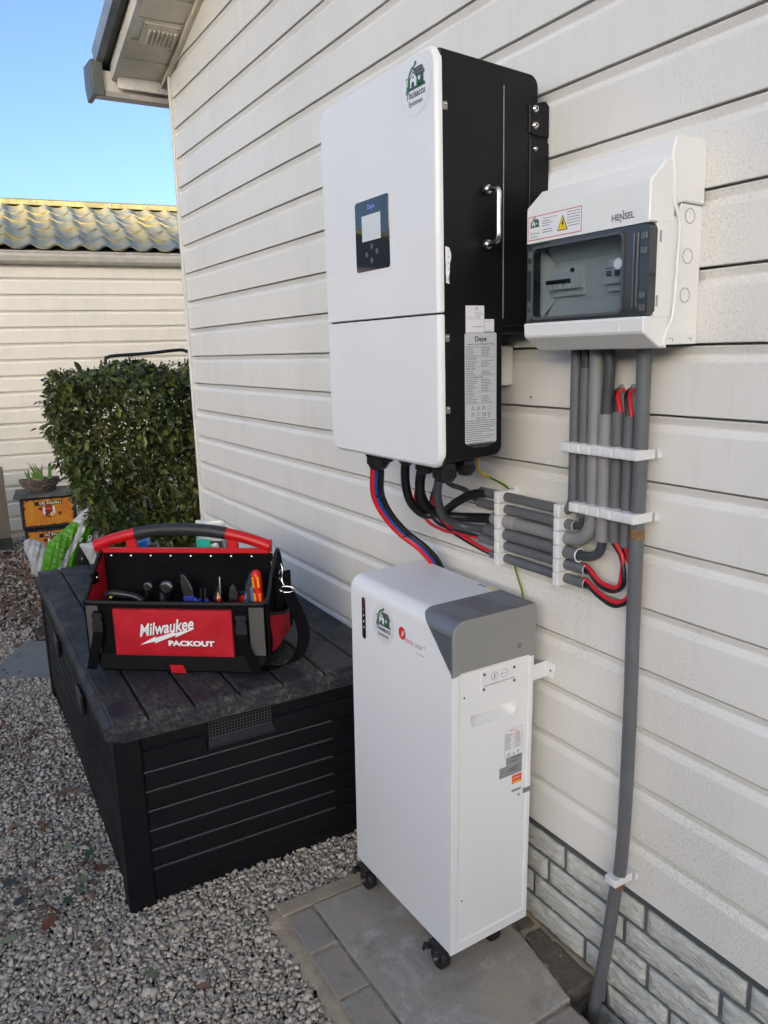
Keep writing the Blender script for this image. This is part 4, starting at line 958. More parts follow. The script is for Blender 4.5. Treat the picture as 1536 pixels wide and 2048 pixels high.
cv = cover(1.3225, Z1, .032, .004, 'upper_cover'); cv2 = cover(Z0, 1.3195, .004, .032, 'lower_cover')
mb = MB(); mb.prism(rrect(Y0 + .006, Y1 - .006, 1.31, 1.33, .002, 1), -.2375, -.2385, 'x'); mb.build('cover_gap', BLACKP, INV)
XF = -.2485
fr = dict(o=(XF, 0, 0), u=(0, -1, 0), v=(0, 0, 1), n=(-1, 0, 0))
mb = MB(); q = rrect(1.288, 1.4145, 1.4135, 1.5445, .007, 5)
mb.prism(q, XF + .002, XF - .0008, 'x', bev=.0004); sp = mb.build('screen_panel', GLASSK, INV)
p = Print(**fr, base=.0011)
p.rect(-1.388, 1.469, -1.317, 1.5165, LCD, 0)
p.text('Deye', -1.352, 1.5265, .0125, mat('violet_lamp_print', (.25, .30, .85), .4), 0, 'CENTER', bold=.0003)
for y, z in ((1.352, 1.458), (1.372, 1.444), (1.333, 1.447), (1.353, 1.432)): p.disc(-y, z, .0052, mat('button_grey', (.10, .10, .105), .25), 0)
p.build('display', sp)
p = Print(**fr, base=.0003); q = [(1.192 + .0465 * cos(a), 1.697 + .0455 * sin(a)) for a in (2 * pi * k / 48 for k in range(48))]
p.poly([(-y, z) for y, z in q], mat('sticker_edge', (.62, .63, .66), .4), 0); p.disc(-1.192, 1.697, .0450, PAPER, 1, n=48); house_logo(p, -1.192, 1.700, .038, 2)
p.build('round_sticker', INV)
# side face details, seen from the camera side (plane y = Y0)
sd_ = dict(o=(0, Y0 + .002, 0), u=(1, 0, 0), v=(0, 0, 1), n=(0, -1, 0))
mb = MB(); mb.box(-.1055, -.1035, Y0 + .0005, Y0 + .003, 1.312, 1.702, .0004); mb.build('casing_seam', mat('grey_seam_edge', (.16, .16, .16), .35), INV)  # narrow strip coloured paler than the black casing
mb = MB(); mb.prism([(-.048, 1.632), (-.048, 1.679), (-.010, 1.687), (-.002, 1.680), (-.002, 1.628), (-.03, 1.628)], Y0 - .001, Y0 + .004, 'y', bev=.0008); br = mb.build('mounting_bracket', BLACKP, INV)
mb = MB(); mb.prism([(-.046, 1.30), (-.046, 1.624), (-.02, 1.622), (-.001, 1.618), (-.001, 1.30)], Y0 - .0005, Y0 + .0035, 'y', bev=.0008); mb.build('mounting_plate', BLACKP, INV)
mb = MB(); mb.box(-.026, -.001, Y0 + .003, Y1 - .006, 1.31, 1.67); mb.box(-.10, -.004, Y0 + .01, Y1 - .01, 1.286, 1.299, .001); mb.build('wall_frame', BLACKP, INV)
for z in (1.672, 1.645, 1.606):
    s_ = .62 if z < 1.61 else 1; mb = MB(); mb.lathe((-.0345, Y0 - .001, z), (0, -1, 0), [(0, .0062 * s_), (.001, .0062 * s_), (.0012, .0045 * s_), (.004, .0045 * s_), (.0042, .0035 * s_)], 14)
    mb.lathe((-.0345, Y0 - .0053, z), (0, -1, 0), [(-.001, .0022 * s_), (.0001, .0022 * s_)], 6, 1, caps=(False, True)); mb.build('bolt', [STEEL, BLACKP], INV)
hz0, hz1, hx, hd = 1.438, 1.529, -.145, .034
mb = MB(); mb.tube(smooth_path([(hx, Y0, hz1), (hx, Y0 - .018, hz1), (hx, Y0 - .030, hz1 - .003), (hx, Y0 - .035, hz1 - .010), (hx, Y0 - .035, hz1 - .03), (hx, Y0 - .035, hz0 + .03), (hx, Y0 - .035, hz0 + .010), (hx, Y0 - .030, hz0 + .003), (hx, Y0 - .018, hz0), (hx, Y0, hz0)], 6), .0048, 14); h = mb.build('handle', STEEL, INV)
for z in (hz0, hz1):
    mb = MB(); mb.lathe((hx, Y0 + .001, z), (0, -1, 0), [(0, .0088), (.006, .0088), (.0068, .0078)], 20); mb.build('handle_rose', BLACKPL, h)
    mb = MB(); mb.lathe((hx, Y0 - .006, z), (0, -1, 0), [(0, .0078), (.0035, .0078), (.0042, .0058)], 20); mb.build('handle_collar', STEEL, h)
for z in (1.655, 1.280, 1.155):
    mb = MB(); mb.prism(rrect(-.234, -.2255, z - .0075, z + .0055, .0025, 3), Y0 + .002, Y0 - .0005, 'y', bev=.0004); cl = mb.build('cover_clip', mat('zinc_clip', (.30, .29, .27), .4, metal=.6), INV)
    mb = MB(); mb.sphere((-.2295, Y0 - .0008, z + .001), .0024, 6); mb.build('screw', STEEL, cl)
p = Print(**sd_, base=.0006)
p.rect(-.1895, 1.288, -.148, 1.3345, PAPER, 0); p.rect(-.1255, 1.289, -.1255, 1.311, PAPER, 0)
p.rect(-.1475, 1.289, -.1255, 1.311, PAPER, 1); p.line((-.1895, 1.311), (-.148, 1.311), .0003, LINK, 1)
p.text('CE', -.1700, 1.3268, .0072, INK, 2)
for k in range(5): p.fake(-.1690, -.1495, 1.3225 - k * .0024, .0007, LINK, 2, k)
p.fake(-.187, -.172, 1.3135, .0006, LINK, 2, 9); p.fake(-.1735, -.151, 1.2975, .0011, GINK, 2, 11); p.fake(-.1425, -.130, 1.3065, .0007, LINK, 2, 12); p.fake(-.1425, -.129, 1.2912, .0007, LINK, 2, 13)
p.build('serial_label', INV)
p = Print(**sd_, base=.0006); lx0, lx1, lz0, lz1 = -.1920, -.1195, 1.0890, 1.2875
p.rect(lx0, lz0, lx1, lz1, ALUL, 0, .004)
p.text('Deye', (lx0 + lx1) / 2, 1.2725, .0125, INK, 1, 'CENTER', bold=.0003)
p.text('Model No.: SUN-12K-SG05LP3-EU-SM2', (lx0 + lx1) / 2, 1.2662, .0036, INK, 1, 'CENTER', bold=.00004)
z = 1.2638
def sect(title, n, z, seed):
    p.line((lx0 + .002, z), (lx1 - .002, z), .0004, GINK, 1)
    if title: p.text(title, lx0 + .0025, z - .0042, .0042, INK, 1, bold=.00005); z -= .0050
    for k in range(n):
        z -= .0029; p.fake(lx0 + .0025, lx0 + .030, z, .0011, GINK, 1, seed + k, .5); p.fake(lx0 + .037, lx0 + .066, z, .0011, GINK, 1, seed + 50 + k, .8)
    return z - .0014
z = sect(None, 6, z, 1); z = sect('PV Input Data', 4, z, 20); z = sect('Battery Data', 3, z, 30); z = sect('AC Input/Output Data', 8, z, 40); z = sect('Load Data', 5, z, 60)
p.line((lx0 + .002, z), (lx1 - .002, z), .0004, GINK, 1)
for r_ in range(2):
    for c_ in range(4):
        cx, cy = lx0 + .018 + c_ * .0125, z - .008 - r_ * .0115
        if (r_, c_) in ((0, 0), (0, 1), (0, 2), (1, 0)): p.ring([(cx - .0042, cy - .003), (cx + .0042, cy - .003), (cx, cy + .0046)], .0006, INK, 1); p.rect(cx - .0004, cy - .0014, cx + .0004, cy + .0018, INK, 1)
        elif (r_, c_) == (0, 3): p.ring([(cx + .004 * cos(a), cy + .004 * sin(a)) for a in (2 * pi * k / 16 for k in range(16))], .0005, GINK, 1)
        elif (r_, c_) == (1, 1): p.ring(rrect(cx - .0042, cx + .0042, cy - .003, cy + .003, .001, 2), .0005, INK, 1); p.line((cx, cy - .003), (cx, cy + .003), .0005, INK, 1)
        elif (r_, c_) == (1, 2): p.text('CE', cx - .0042, cy - .003, .0082, INK, 1, bold=.00008)
        else: p.ring([(cx - .0022, cy - .003), (cx + .0022, cy - .003), (cx + .003, cy + .003), (cx - .003, cy + .003)], .0005, INK, 1); p.line((cx - .004, cy - .004), (cx + .004, cy + .0045), .0005, INK, 1); p.rect(cx - .003, cy - .0056, cx + .003, cy - .0047, INK, 1)
z -= .0278; p.text('Safety Warning', (lx0 + lx1) / 2, z, .0034, INK, 1, 'CENTER', bold=.00008)
for k in range(10): z -= .0040; p.fake(lx0 + .0025, lx1 - .003, z, .0014, GINK, 1, 200 + k, .12)
for k in range(3): z -= .0038; p.fake(lx0 + .006 + .012 * (k == 2), lx1 - .006 - .012 * (k == 2), z, .0012, GINK, 1, 230 + k, .0)
p.build('rating_label', INV)
mb = MB(); mb.loft([[(-.2335, Y0 - .0008 - .002 * abs(sin(t * 9)) * t, 1.432 - t * .060), (-.2262 + .002 * sin(t * 6), Y0 - .002 - .003 * abs(sin(t * 7)), 1.430 - t * .060)] for t in (k / 14 for k in range(15))], (False, False), closed=False)
tg = mb.build('paper_tag', PAPER, INV, rec=False)
p = Print(o=(0, Y0 - .0052, 0), u=(1, 0, 0), v=(0, 0, 1), n=(0, -1, 0)); 
for k in range(4): p.rect(-.2318 + .0004 * k, 1.424 - k * .010, -.2275, 1.4252 - k * .010, LINK, 0)
p.ring([(-.2318, 1.378), (-.2272, 1.378), (-.2295, 1.384)], .0006, GINK, 0); p.build('tag_print', tg)
# cable glands
def gland(x, y, s, name='cable_gland', drop=0.):
    z = 1.0585; mb = MB(); mb.lathe((x, y, z), (0, 0, -1), [(0, .011 * s), (.006 * s, .011 * s)], 20)
    mb.lathe((x, y, z - .006 * s), (0, 0, -1), [(0, .0165 * s), (.001, .0178 * s), (.008 * s, .0178 * s), (.009 * s, .0165 * s)], hexn=6, sm=False)
    mb.lathe((x, y, z - .015 * s), (0, 0, -1), [(0, .0160 * s), (.010 * s, .0155 * s), (.016 * s, .0125 * s), (.018 * s, .0095 * s)], 12, sm=False)
    for k in range(12): a = 2 * pi * k / 12; mb.box(x + .0152 * s * cos(a) - .001, x + .0152 * s * cos(a) + .001, y + .0152 * s * sin(a) - .001, y + .0152 * s * sin(a) + .001, z - .026 * s, z - .015 * s)
    return mb.build(name, BLACKPL, INV)
GL = [(-.190, 1.452, 1.55), (-.212, 1.372, .75), (-.190, 1.338, .92), (-.188, 1.272, 1.2), (-.192, 1.200, 1.45), (-.146, 1.195, 1.15), (-.140, 1.27, 1.0), (-.14, 1.335, 1.0), (-.232 + .03, 1.402, .7)]
for x, y, s in GL: gland(x, y, s)
mb = MB(); mb.box(-.062, -.048, 1.262, 1.276, 1.048, 1.058, .001); mb.lathe((-.055, 1.269, 1.05), (0, 0, -1), [(0, .006), (.006, .006)], 6, 0, sm=False); mb.build('earth_terminal', STEEL, INV)

# small grey junction box on the cladding behind the inverter
jb_ = thing('junction_box', 'small light grey junction box on the cladding, half hidden behind the inverter', 'junction box', (0, 1.27, 1.185))
mb = MB(); mb.prism(rrect(1.226, 1.320, 1.185, 1.2650, .006, 4), -.001, -.030, 'x', bev=.003); mb.build('box_body', GREY_PLASTIC, jb_)
mb = MB(); mb.lathe((-.030, 1.272, 1.225), (-1, 0, 0), [(0, .030), (.0015, .0295)], 30); mb.build('box_lid', GREY_PLASTIC, jb_)
mb = MB(); mb.lathe((-.001, 1.172, 1.163), (-1, 0, 0), [(0, .0022), (.002, .0022), (.0022, .001)], 8); tagset(mb.build('wall_screw', DSTEEL, None), 'single dark screw head in the cladding below the junction box', 'screw')

# ================================================================= DISTRIBUTION BOX
HB = thing('distribution_box', 'pale grey breaker box with smoked window mounted on the cladding right of the inverter', 'distribution box', (-.06, .925, 1.255))
HY0, HY1_ = .799, 1.056
mb = MB(); mb.prism([(0, 1.263), (-.072, 1.263), (-.072, 1.43), (-.050, 1.452), (-.047, 1.460), (0, 1.458)], HY0 + .001, HY1_ - .002, 'y', bev=.0015); mb.build('base', GREY_PLASTIC, HB)
mb = MB(); mb.prism([(0, 1.4595), (-.044, 1.4615), (-.058, 1.458), (-.074, 1.480), (-.074, 1.530), (-.068, 1.548), (-.060, 1.551), (0, 1.552)], HY0 - .0015, HY1_, 'y', bev=.002); mb.build('cable_cover', GREY_PLASTIC, HB)
mb = MB(); mb.prism([(-.002, 1.258), (-.078, 1.258), (-.078, 1.2745), (-.002, 1.2745)], HY0 - .0005, HY1_, 'y', bev=.001); mb.build('bottom_flange', GREY_PLASTIC, HB)
pu = [(-.066, 1.430), (-.066, 1.512), (-.072, 1.518), (-.086, 1.5165), (-.118, 1.4865), (-.1185, 1.4805), (-.1185, 1.4300)]
mb = MB(); mb.prism(pu, HY0 - .002, HY1_ + .001, 'y', bev=.002); mb.build('upper_cover', GREY_PLASTIC, HB)
pl_ = [(-.068, 1.2995), (-.1215, 1.2995), (-.1235, 1.296), (-.1220, 1.2790), (-.1195, 1.275), (-.088, 1.2545), (-.070, 1.2530)]
mb = MB(); mb.prism(pl_, HY0 - .002, HY1_ + .001, 'y', bev=.002); lc = mb.build('lower_cover', GREY_PLASTIC, HB)
for y in (.843, 1.028): mb = MB(); mb.box(-.1232, -.1220, y, y + .0008, 1.2795, 1.2990); mb.build('cover_seam', WHITE_PLASTIC, lc)
for y0, y1 in ((HY0 - .002, HY0 + .006), (HY1_ - .006, HY1_ + .001)):
    mb = MB(); mb.prism([(-.066, 1.298), (-.100, 1.298), (-.106, 1.310), (-.100, 1.428), (-.100, 1.4315), (-.066, 1.4315)], y0, y1, 'y', bev=.001); mb.build('side_cheek', GREY_PLASTIC, HB)
# flange ridge curving down the near side
mb = MB(); mb.tube(smooth_path([(-.0735, HY0 - .002, 1.516), (-.071, HY0 - .0035, 1.495), (-.070, HY0 - .0035, 1.465), (-.062, HY0 - .0035, 1.445), (-.056, HY0 - .0035, 1.430), (-.0565, HY0 - .0035, 1.39), (-.059, HY0 - .0035, 1.33), (-.064, HY0 - .0035, 1.295), (-.075, HY0 - .003, 1.275), (-.079, HY0 - .002, 1.256)], 5), .0026, 8); mb.build('seal_ridge', GREY_PLASTIC, HB)
for (x, z) in ((-.029, 1.443), (-.030, 1.386), (-.032, 1.330)):
    mb = MB(); mb.lathe((x, HY0 + .001, z), (0, -1, 0), [(0, .0098), (.0006, .0096)], 28); mb.tube([(x + .0105 * cos(a), HY0 + .0006, z + .0105 * sin(a)) for a in (2 * pi * k / 30 for k in range(31))], .0006, 5, 1, caps=False); mb.build('knockout', [GREY_PLASTIC, LINK], HB)
mb = MB()
for (x, z) in ((-.094, 1.412), (-.097, 1.322)): mb.box(x - .002, x + .002, HY0 - .0026, HY0 - .0018, z - .009, z + .007)
for x in (-.060, -.018): mb.box(x - .004, x + .004, HY0 - .0012, HY0 - .0004, 1.2665, 1.2675); mb.box(x + .003, x + .004, HY0 - .0012, HY0 - .0004, 1.263, 1.2675)
mb.build('latch_slot', LINK, HB)
# inner panel and breakers
mb = MB(); mb.box(-.0735, -.0725, HY0 + .004, HY1_ - .004, 1.298, 1.432); mb.build('inner_back', mat('inner_panel_white', (.66, .67, .66), .4), HB)
mb = MB(); mb.add([(-.074, .83, 1.335), (-.074, 1.03, 1.335), (-.094, 1.04, 1.302), (-.094, .82, 1.302), (-.074, .83, 1.40), (-.074, 1.03, 1.40), (-.094, 1.04, 1.43), (-.094, .82, 1.43), (-.074, 1.035, 1.335), (-.094, 1.049, 1.302), (-.094, 1.049, 1.43), (-.074, 1.035, 1.40)], [(0, 1, 2, 3), (4, 5, 6, 7), (8, 9, 10, 11)]); mb.build('inner_mask', mat('inner_panel_white', (.66, .67, .66), .4), HB)
def breaker(y0, y1, n, name, lab):
    t = thing(name, lab, 'breaker', (-.075, (y0 + y1) / 2, 1.345)); zc = 1.366
    mb = MB(); mb.box(-.080, -.074, y0, y1, zc - .024, zc + .024, .0008); mb.box(-.089, -.080, y0, y1 - .008 * (n == 5), zc - .013, zc + .013, .0008); mb.build('breaker_body', WHITE_PLASTIC, t)
    for k in range(4 if n == 5 else 3):
        yy = y1 - .012 - k * (.0135 if n == 5 else .016); mb = MB()
        if n == 5:
            mb.box(-.094, -.089, yy - .0035, yy + .0035, zc - .013, zc - .002, .001); mb.build('lever', WHITE_PLASTIC, t)
        else:
            mb.box(-.093, -.089, yy - .0045, yy + .0045, zc - .001, zc + .007, .001); mb.build('lever', GINK, t)
    mb = MB()
    if n == 5: mb.box(-.095, -.0892, y0 + .020, y1 - .006, zc - .004, zc + .003, .001); mb.lathe((-.089, y0 + .016, zc + .016), (-1, 0, 0), [(0, .0035), (.003, .0033)], 14)
    else: mb.box(-.0895, -.0892, y0 + .003, y1 - .003, zc + .010, zc + .0115)
    mb.build('trip_bar' if n == 5 else 'blue_stripe', BLACKPL if n == 5 else BLUEINK, t)
breaker(.960, 1.040, 5, 'residual_current_breaker', 'four-pole breaker with white levers at the left behind the smoked window')
breaker(.845, .908, 3, 'main_switch', 'three-pole grey-blue breaker at the right behind the smoked window')
# smoked door
door = MB(); o_ = rrect(.7955, HY1_ + .001, 1.3005, 1.4290, .002, 1); q0 = rrect(.800, HY1_ - .004, 1.304, 1.4255, .002, 5)
o_ = [(.806, 1.3005), (HY1_ + .001, 1.3005), (HY1_ + .001, 1.4290), (.806, 1.4290), (.796, 1.4180), (.796, 1.3115)]
def ringband(out, inn, x0, x1):
    mb = MB(); mb.loft([[(x0, y, z) for y, z in out], [(x1, y, z) for y, z in out], [(x1, y, z) for y, z in inn], [(x0, y, z) for y, z in inn], [(x0, y, z) for y, z in out]], (False, False)); return mb
outer = rrect(.7965, HY1_ + .001, 1.3005, 1.4290, (.008, .003, .003, .010), 5); inner = rrect(.846, 1.040, 1.3085, 1.4205, .008, 5)
DK = mat('dark_translucent_frame', (.030, .033, .037), .12, spec=.6, coat=.3)
mb = ringband(outer, inner, -.101, -.1165); dr = mb.build('door_frame', DK, HB)
o2 = rrect(.842, 1.044, 1.3050, 1.4240, .011, 5); i2 = rrect(.8465, 1.0395, 1.3090, 1.4200, .008, 5)
mb = ringband(o2, i2, -.1165, -.1190); mb.build('door_seal', mat('dark_grey_seal', (.075, .08, .085), .4), dr)
mb = MB(); mb.box(-.1180, -.1168, .845, 1.041, 1.3075, 1.4215); mb.build('door_pane', PANE, dr)
RIBM = mat('smoky_rib', (.09, .095, .10), .12, coat=.4)
for q in [(1.045, 1.053, z - .006, z + .006) for z in (1.412, 1.392, 1.330, 1.312)] + [(.800, .812, z - .005, z + .005) for z in (1.412, 1.392, 1.330, 1.312)] + [(.815, .8185, 1.312, 1.418), (.823, .8255, 1.312, 1.418)]:
    mb = MB(); mb.box(-.1190, -.116, *q, .001); mb.build('door_hinge_rib', RIBM, dr)
mb = MB(); mb.lathe((-.1170, .853, 1.378), (-1, 0, 0), [(0, .0085), (.002, .0085), (.0025, .007)], 24); mb.build('door_turn_button', mat('clear_button', (.42, .46, .48), .15), dr)
frh = dict(o=(-.1185, 0, 0), u=(0, -1, 0), v=(0, 0, 1), n=(-1, 0, 0))
p = Print(**frh, base=.0003); x0, x1, z0, z1 = -1.0525, -.929, 1.4345, 1.4725
p.rect(x0, z0, x1, z1, REDINK, 0); p.rect(x0 + .0012, z0 + .0012, x1 - .0012, z1 - .0012, PAPER, 1)
house_logo(p, x0 + .0165, 1.4575, .0150, 2, text=False)
p.text('Thuisaccu', x0 + .0165, 1.4435, .0062, GINK, 3, 'CENTER'); p.text('Systemen', x0 + .0165, 1.4385, .0050, GINK, 3, 'CENTER')
p.text('Thuisaccu Systemen', x0 + .035, 1.4650, .0042, GINK, 2)
for k in range(3): p.fake(x0 + .035, x0 + .066 - .007 * k, 1.4610 - k * .0036, .0014, GINK, 2, k)
for k in range(2): p.fake(x0 + .035, x0 + .070 - .012 * (1 - k), 1.4475 - k * .0038, .0014, GINK, 2, 10 + k)
p.poly([(x0 + .070, 1.4415), (x0 + .094, 1.4415), (x0 + .082, 1.4655)], INK, 2); p.poly([(x0 + .0722, 1.4428), (x0 + .0918, 1.4428), (x0 + .082, 1.4628)], YELLOW, 3)
p.poly([(x0 + .0828, 1.4585), (x0 + .0790, 1.4515), (x0 + .0818, 1.4515), (x0 + .0800, 1.4455), (x0 + .0855, 1.4532), (x0 + .0828, 1.4532), (x0 + .0845, 1.4585)], INK, 4)
for k in range(6): p.fake(x0 + .092 + .0035 * (k == 5), x1 - .004, 1.4670 - k * .0042, .0013, GINK, 2, 30 + k, 0)
p.build('warning_sticker', HB)
p = Print(**frh, base=.0003); p.text('HENSEL', -.8465, 1.4395, .0125, mat('dark_grey_logo', (.13, .14, .16), .4), 0, 'CENTER', bold=.0004, sx=1.0)
p.poly([(-.8478, 1.4500), (-.8458, 1.4530), (-.8438, 1.4500)], mat('dark_grey_logo', (.13, .14, .16), .4), 0); p.rect(-.8463, 1.4470, -.8452, 1.4505, mat('dark_grey_logo', (.13, .14, .16), .4), 0)
p.poly([(-.8520, 1.4385), (-.8500, 1.4355), (-.8480, 1.4385)], mat('dark_grey_logo', (.13, .14, .16), .4), 0); p.build('maker_lettering', HB)

# ================================================================= BATTERY CABINET (local frame: x towards the wall, y away, z up)
BT = thing('battery_cabinet', 'tall white home battery cabinet with grey corner cap standing on black castors', 'battery cabinet', (-.2577, 1.1054, .058), None, local=True)
_a, _b, _c = .0262, .0198, .0033
BT.rotation_mode = 'QUATERNION'; BT.rotation_quaternion = (Matrix.Rotation(_a, 3, 'Z') @ Matrix.Rotation(_b, 3, 'X') @ Matrix.Rotation(_c, 3, 'Y')).to_quaternion()
bw, bd, bh = .205, .372, .712
def bprof(off=0., rf=.030):
    pts = [(0 - off, .004), (.004, 0 - off), (bw - .004, 0 - off), (bw + off, .004), (bw + off, bh - .006), (bw - .006, bh + off)]
    for k in range(0, 9): a = pi / 2 + k * pi / 16; pts.append((rf + (rf + off) * cos(a), bh - rf + (rf + off) * sin(a)))
    return pts
mb = MB(); pr_ = bprof(); i_ = inset(pr_, .004)
mb.loft([[(x, .0055, z) for x, z in pr_], [(x, bd - .004, z) for x, z in pr_], [(x, bd, z) for x, z in i_]], (False, True))
for i in range(len(mb.f) - 1): mb.s[i] = True
cab = mb.build('cabinet_shell', POWDER, BT)
def autosmooth(o, ang=35):
    me = o.data; me.shade_smooth()
    try: me.set_sharp_from_angle(angle=radians(ang))
    except Exception: pass
autosmooth(cab)
# near side plate: pan with raised border, recessed handle pocket
def plate_ring(mb, outs, m=0):
    mb.loft(outs, (False, True), m)
N_ = 6
def rr3(a, b, c, d, r, y): return [(x, y, z) for x, z in rrect(a, b, c, d, r, N_)]
pl0 = rr3(.0, bw, .0, .609, .0015, .0055); plA = rr3(.0, bw, .0, .609, .0015, .0012); plB = rr3(.0012, bw - .0012, .0012, .608, .0015, .0); plC = rr3(.0165, bw - .0100, .022, .6065, .003, .0); plD = rr3(.0195, bw - .0130, .0255, .6045, .003, .0020)
pk0 = rr3(.047, .161, .4880, .5180, (.013, .013, .0015, .0015), .0020); pk1 = rr3(.0478, .1602, .4888, .5172, (.012, .012, .0015, .0015), .0042); pk2 = rr3(.0482, .1500, .4985, .5165, (.010, .010, .001, .001), .026)
mb = MB(); mb.loft([pl0, plA, plB, plC, plD, pk0, pk1, pk2], (False, True)); sp_ = mb.build('side_plate', POWDER, BT)
# grey corner cap: wraps top, front edge and side
mb = MB(); pr_ = []
z_lo = .6105
pth = [(-.0012, z_lo)] + [(-.0012, z_lo + (bh - .030 - z_lo) * k / 6) for k in range(1, 7)] + [(.030 + .0312 * cos(a), bh - .030 + .0312 * sin(a)) for a in (pi - k * pi / 20 for k in range(1, 11))] + [(.030 + (bw - .034) * k / 6, bh + .0012) for k in range(1, 7)]
def far(i):
    x, z = pth[i]
    if i <= 6: return .002 + .086 * (z - z_lo) / (bh - .012 - z_lo)
    if i <= 16: return min(.100, .002 + .086 * (z - z_lo) / (bh - .012 - z_lo) + (i - 6) * .0012)
    return .100
v = []
for i, (x, z) in enumerate(pth): v += [(x, -.0012, z), (x, far(i), z), (x + (.0012 if i < 12 else 0), far(i), z - (.0012 if i >= 12 else 0))]
f = []; n_ = len(pth)
for i in range(n_ - 1): f += [(i * 3, i * 3 + 1, i * 3 + 4, i * 3 + 3), (i * 3 + 1, i * 3 + 2, i * 3 + 5, i * 3 + 4)]
mb.add(v, f, 0, True)
for k, q in enumerate(f):
    if k < 12 and k % 2 == 0: mb.m[k] = 1
cap = mb.build('corner_cap', [SILVER, PERF], BT, rec=False); autosmooth(cap, 40)
# perforations of the triangular front trim
mb = MB()
for r_ in range(21):
    z = z_lo + .004 + r_ * .0038
    lim = .086 * (z - z_lo) / (bh - .012 - z_lo) - .003; k = 0
    while True:
        y = .0018 + k * .0056 + (.0028 if r_ % 2 else 0)
        if y > lim or z > .684: break
        mb.add([(-.00135, y, z - .0013), (-.00135, y + .0042, z - .0006), (-.00135, y + .0042, z + .0013), (-.00135, y, z + .0006)], [(0, 1, 2, 3)]); k += 1
mb.build('perforation', mat('hole_black', (.004, .004, .005), .6), cap, kind='stuff', rec=False)
p = Print(o=(0, 0, bh + .0012), u=(1, 0, 0), v=(0, 1, 0), n=(0, 0, 1), base=.0002); SL = mat('fine_silver_line', (.55, .56, .57), .4)
for q in [((.034 + k * .006, .004), (.018 + k * .006, .098)) for k in range(9)] + [((.150 + k * .006, .004), (.138 + k * .006, .098)) for k in range(8)]:
    p = Print(o=(0, 0, bh + .0012), u=(1, 0, 0), v=(0, 1, 0), n=(0, 0, 1), base=.0002); p.line(*q, .0008, SL, 0); p.build('cap_line', cap)
o_ = [(0, z_lo - .0055), (.016, z_lo - .0035), (.018, z_lo + .0005), (bw - .016, z_lo - .0025), (bw - .012, z_lo - .0065), (bw, z_lo - .0065), (bw + .0008, bh - .004), (bw - .004, bh + .0012)] + [(.030 + .0312 * cos(a), bh - .030 + .0312 * sin(a)) for a in (pi / 2 + k * pi / 16 for k in range(0, 9))]
mb = MB(); a_ = inset(o_, .0012); mb.loft([[(x, .004, z) for x, z in o_], [(x, -.0012, z) for x, z in o_], [(x, -.0024, z) for x, z in a_]], (False, True)); side_cap = mb.build('cap_side', GREYP, BT)
# its shallow inner field
u0 = [(.020, z_lo + .001), (bw - .018, z_lo - .001), (bw - .018, .683), (bw - .026, .690), (.030, .690), (.020, .680)]; u1 = inset(u0, .0035)
mb = MB(); mb.loft([[(x, -.0026, z) for x, z in u0], [(x, -.0034, z) for x, z in inset(u0, .001)], [(x, -.0034, z) for x, z in inset(u0, .0025)], [(x, -.0026, z) for x, z in u1]], (False, True)); mb.build('cap_field', GREYP, side_cap)
mb = MB(); mb.lathe((.162, -.0026, .634), (0, -1, 0), [(0, .0058), (.0008, .0056), (.0010, .0048), (.0002, .0044)], 20); mb.build('keyhole', GINK, side_cap)
# small access plate
mb = MB(); mb.prism(rrect(.070, .161, .555, .601, .003, 4), .004, .0008, 'y', bev=.0005); ap = mb.build('access_plate', POWDER, sp_)
for x, z in ((.0775, .593), (.153, .590), (.154, .562), (.0765, .5625)): mb = MB(); mb.lathe((x, .0008, z), (0, -1, 0), [(0, .0032), (.0010, .0030), (.0012, .0015)], 12); mb.build('screw', mat('grey_screw', (.12, .125, .12), .4, metal=.6), ap)
p = Print(o=(0, .0008, 0), u=(1, 0, 0), v=(0, 0, 1), n=(0, -1, 0), base=.0002)
for cx in (.103, .128): p.ring([(cx + .0085 * cos(a), .584 + .0085 * sin(a)) for a in (2 * pi * k / 28 for k in range(28))], .0006, INK, 0)
p.line((.0975, .578), (.1085, .590), .0006, INK, 0); p.disc(.103, .588, .0011, INK, 0); p.rect(.1020, .5800, .1040, .5868, INK, 0)
for k in range(4): p.line((.121 + k * .003, .583 + .002 * (k % 2)), (.124 + k * .003, .583 + .002 * ((k + 1) % 2)), .0005, INK, 0)
p.text('NON-PROFESSIONALS DO NOT OPEN', .1155, .5675, .0044, INK, 0, 'CENTER', bold=.00006, sx=1.02); p.build('plate_print', ap)
for (x, z) in ((.030, .557), (.029, .116)): mb = MB(); mb.lathe((x, .0018, z), (0, -1, 0), [(0, .0022), (.0002, .0020)], 10); mb.build('screw_hole', mat('hole_black', (.004, .004, .005), .6), sp_)
p = Print(o=(0, .0020, 0), u=(1, 0, 0), v=(0, 0, 1), n=(0, -1, 0), base=.0002); LG = mat('grey_label', (.24, .25, .26), .4)
p.ring([(.1335, .3975), (.181, .3975), (.181, .458), (.137, .458), (.1335, .455)], .0006, GINK, 0); p.rect(.1338, .3978, .1808, .4575, PAPER, -.5 + .5)
p.disc(.150, .4535, .0018, ORANGE, 1); p.fake(.153, .166, .4525, .0016, ORANGE, 1, 3, 0); p.line((.158, .4475), (.158, .4165), .0004, GINK, 1)
for k in range(11):
    z = .4480 - k * .0033; p.line((.1345, z - .0008), (.1800, z - .0008), .0003, LINK, 1); p.fake(.1350, .155, z, .0012, GINK, 1, k, .6)
    p.fake(.162, .176, z, .0012, REDINK if k < 3 else GINK, 1, 70 + k, .6)
p.text('CE', .140, .4005, .0075, INK, 1, bold=.0001); p.ring([(.1555, .4010), (.1605, .4010), (.158, .4058)], .0008, INK, 1); p.ring([(.168, .4010), (.172, .4010), (.1735, .4060), (.1665, .4060)], .0008, INK, 1)
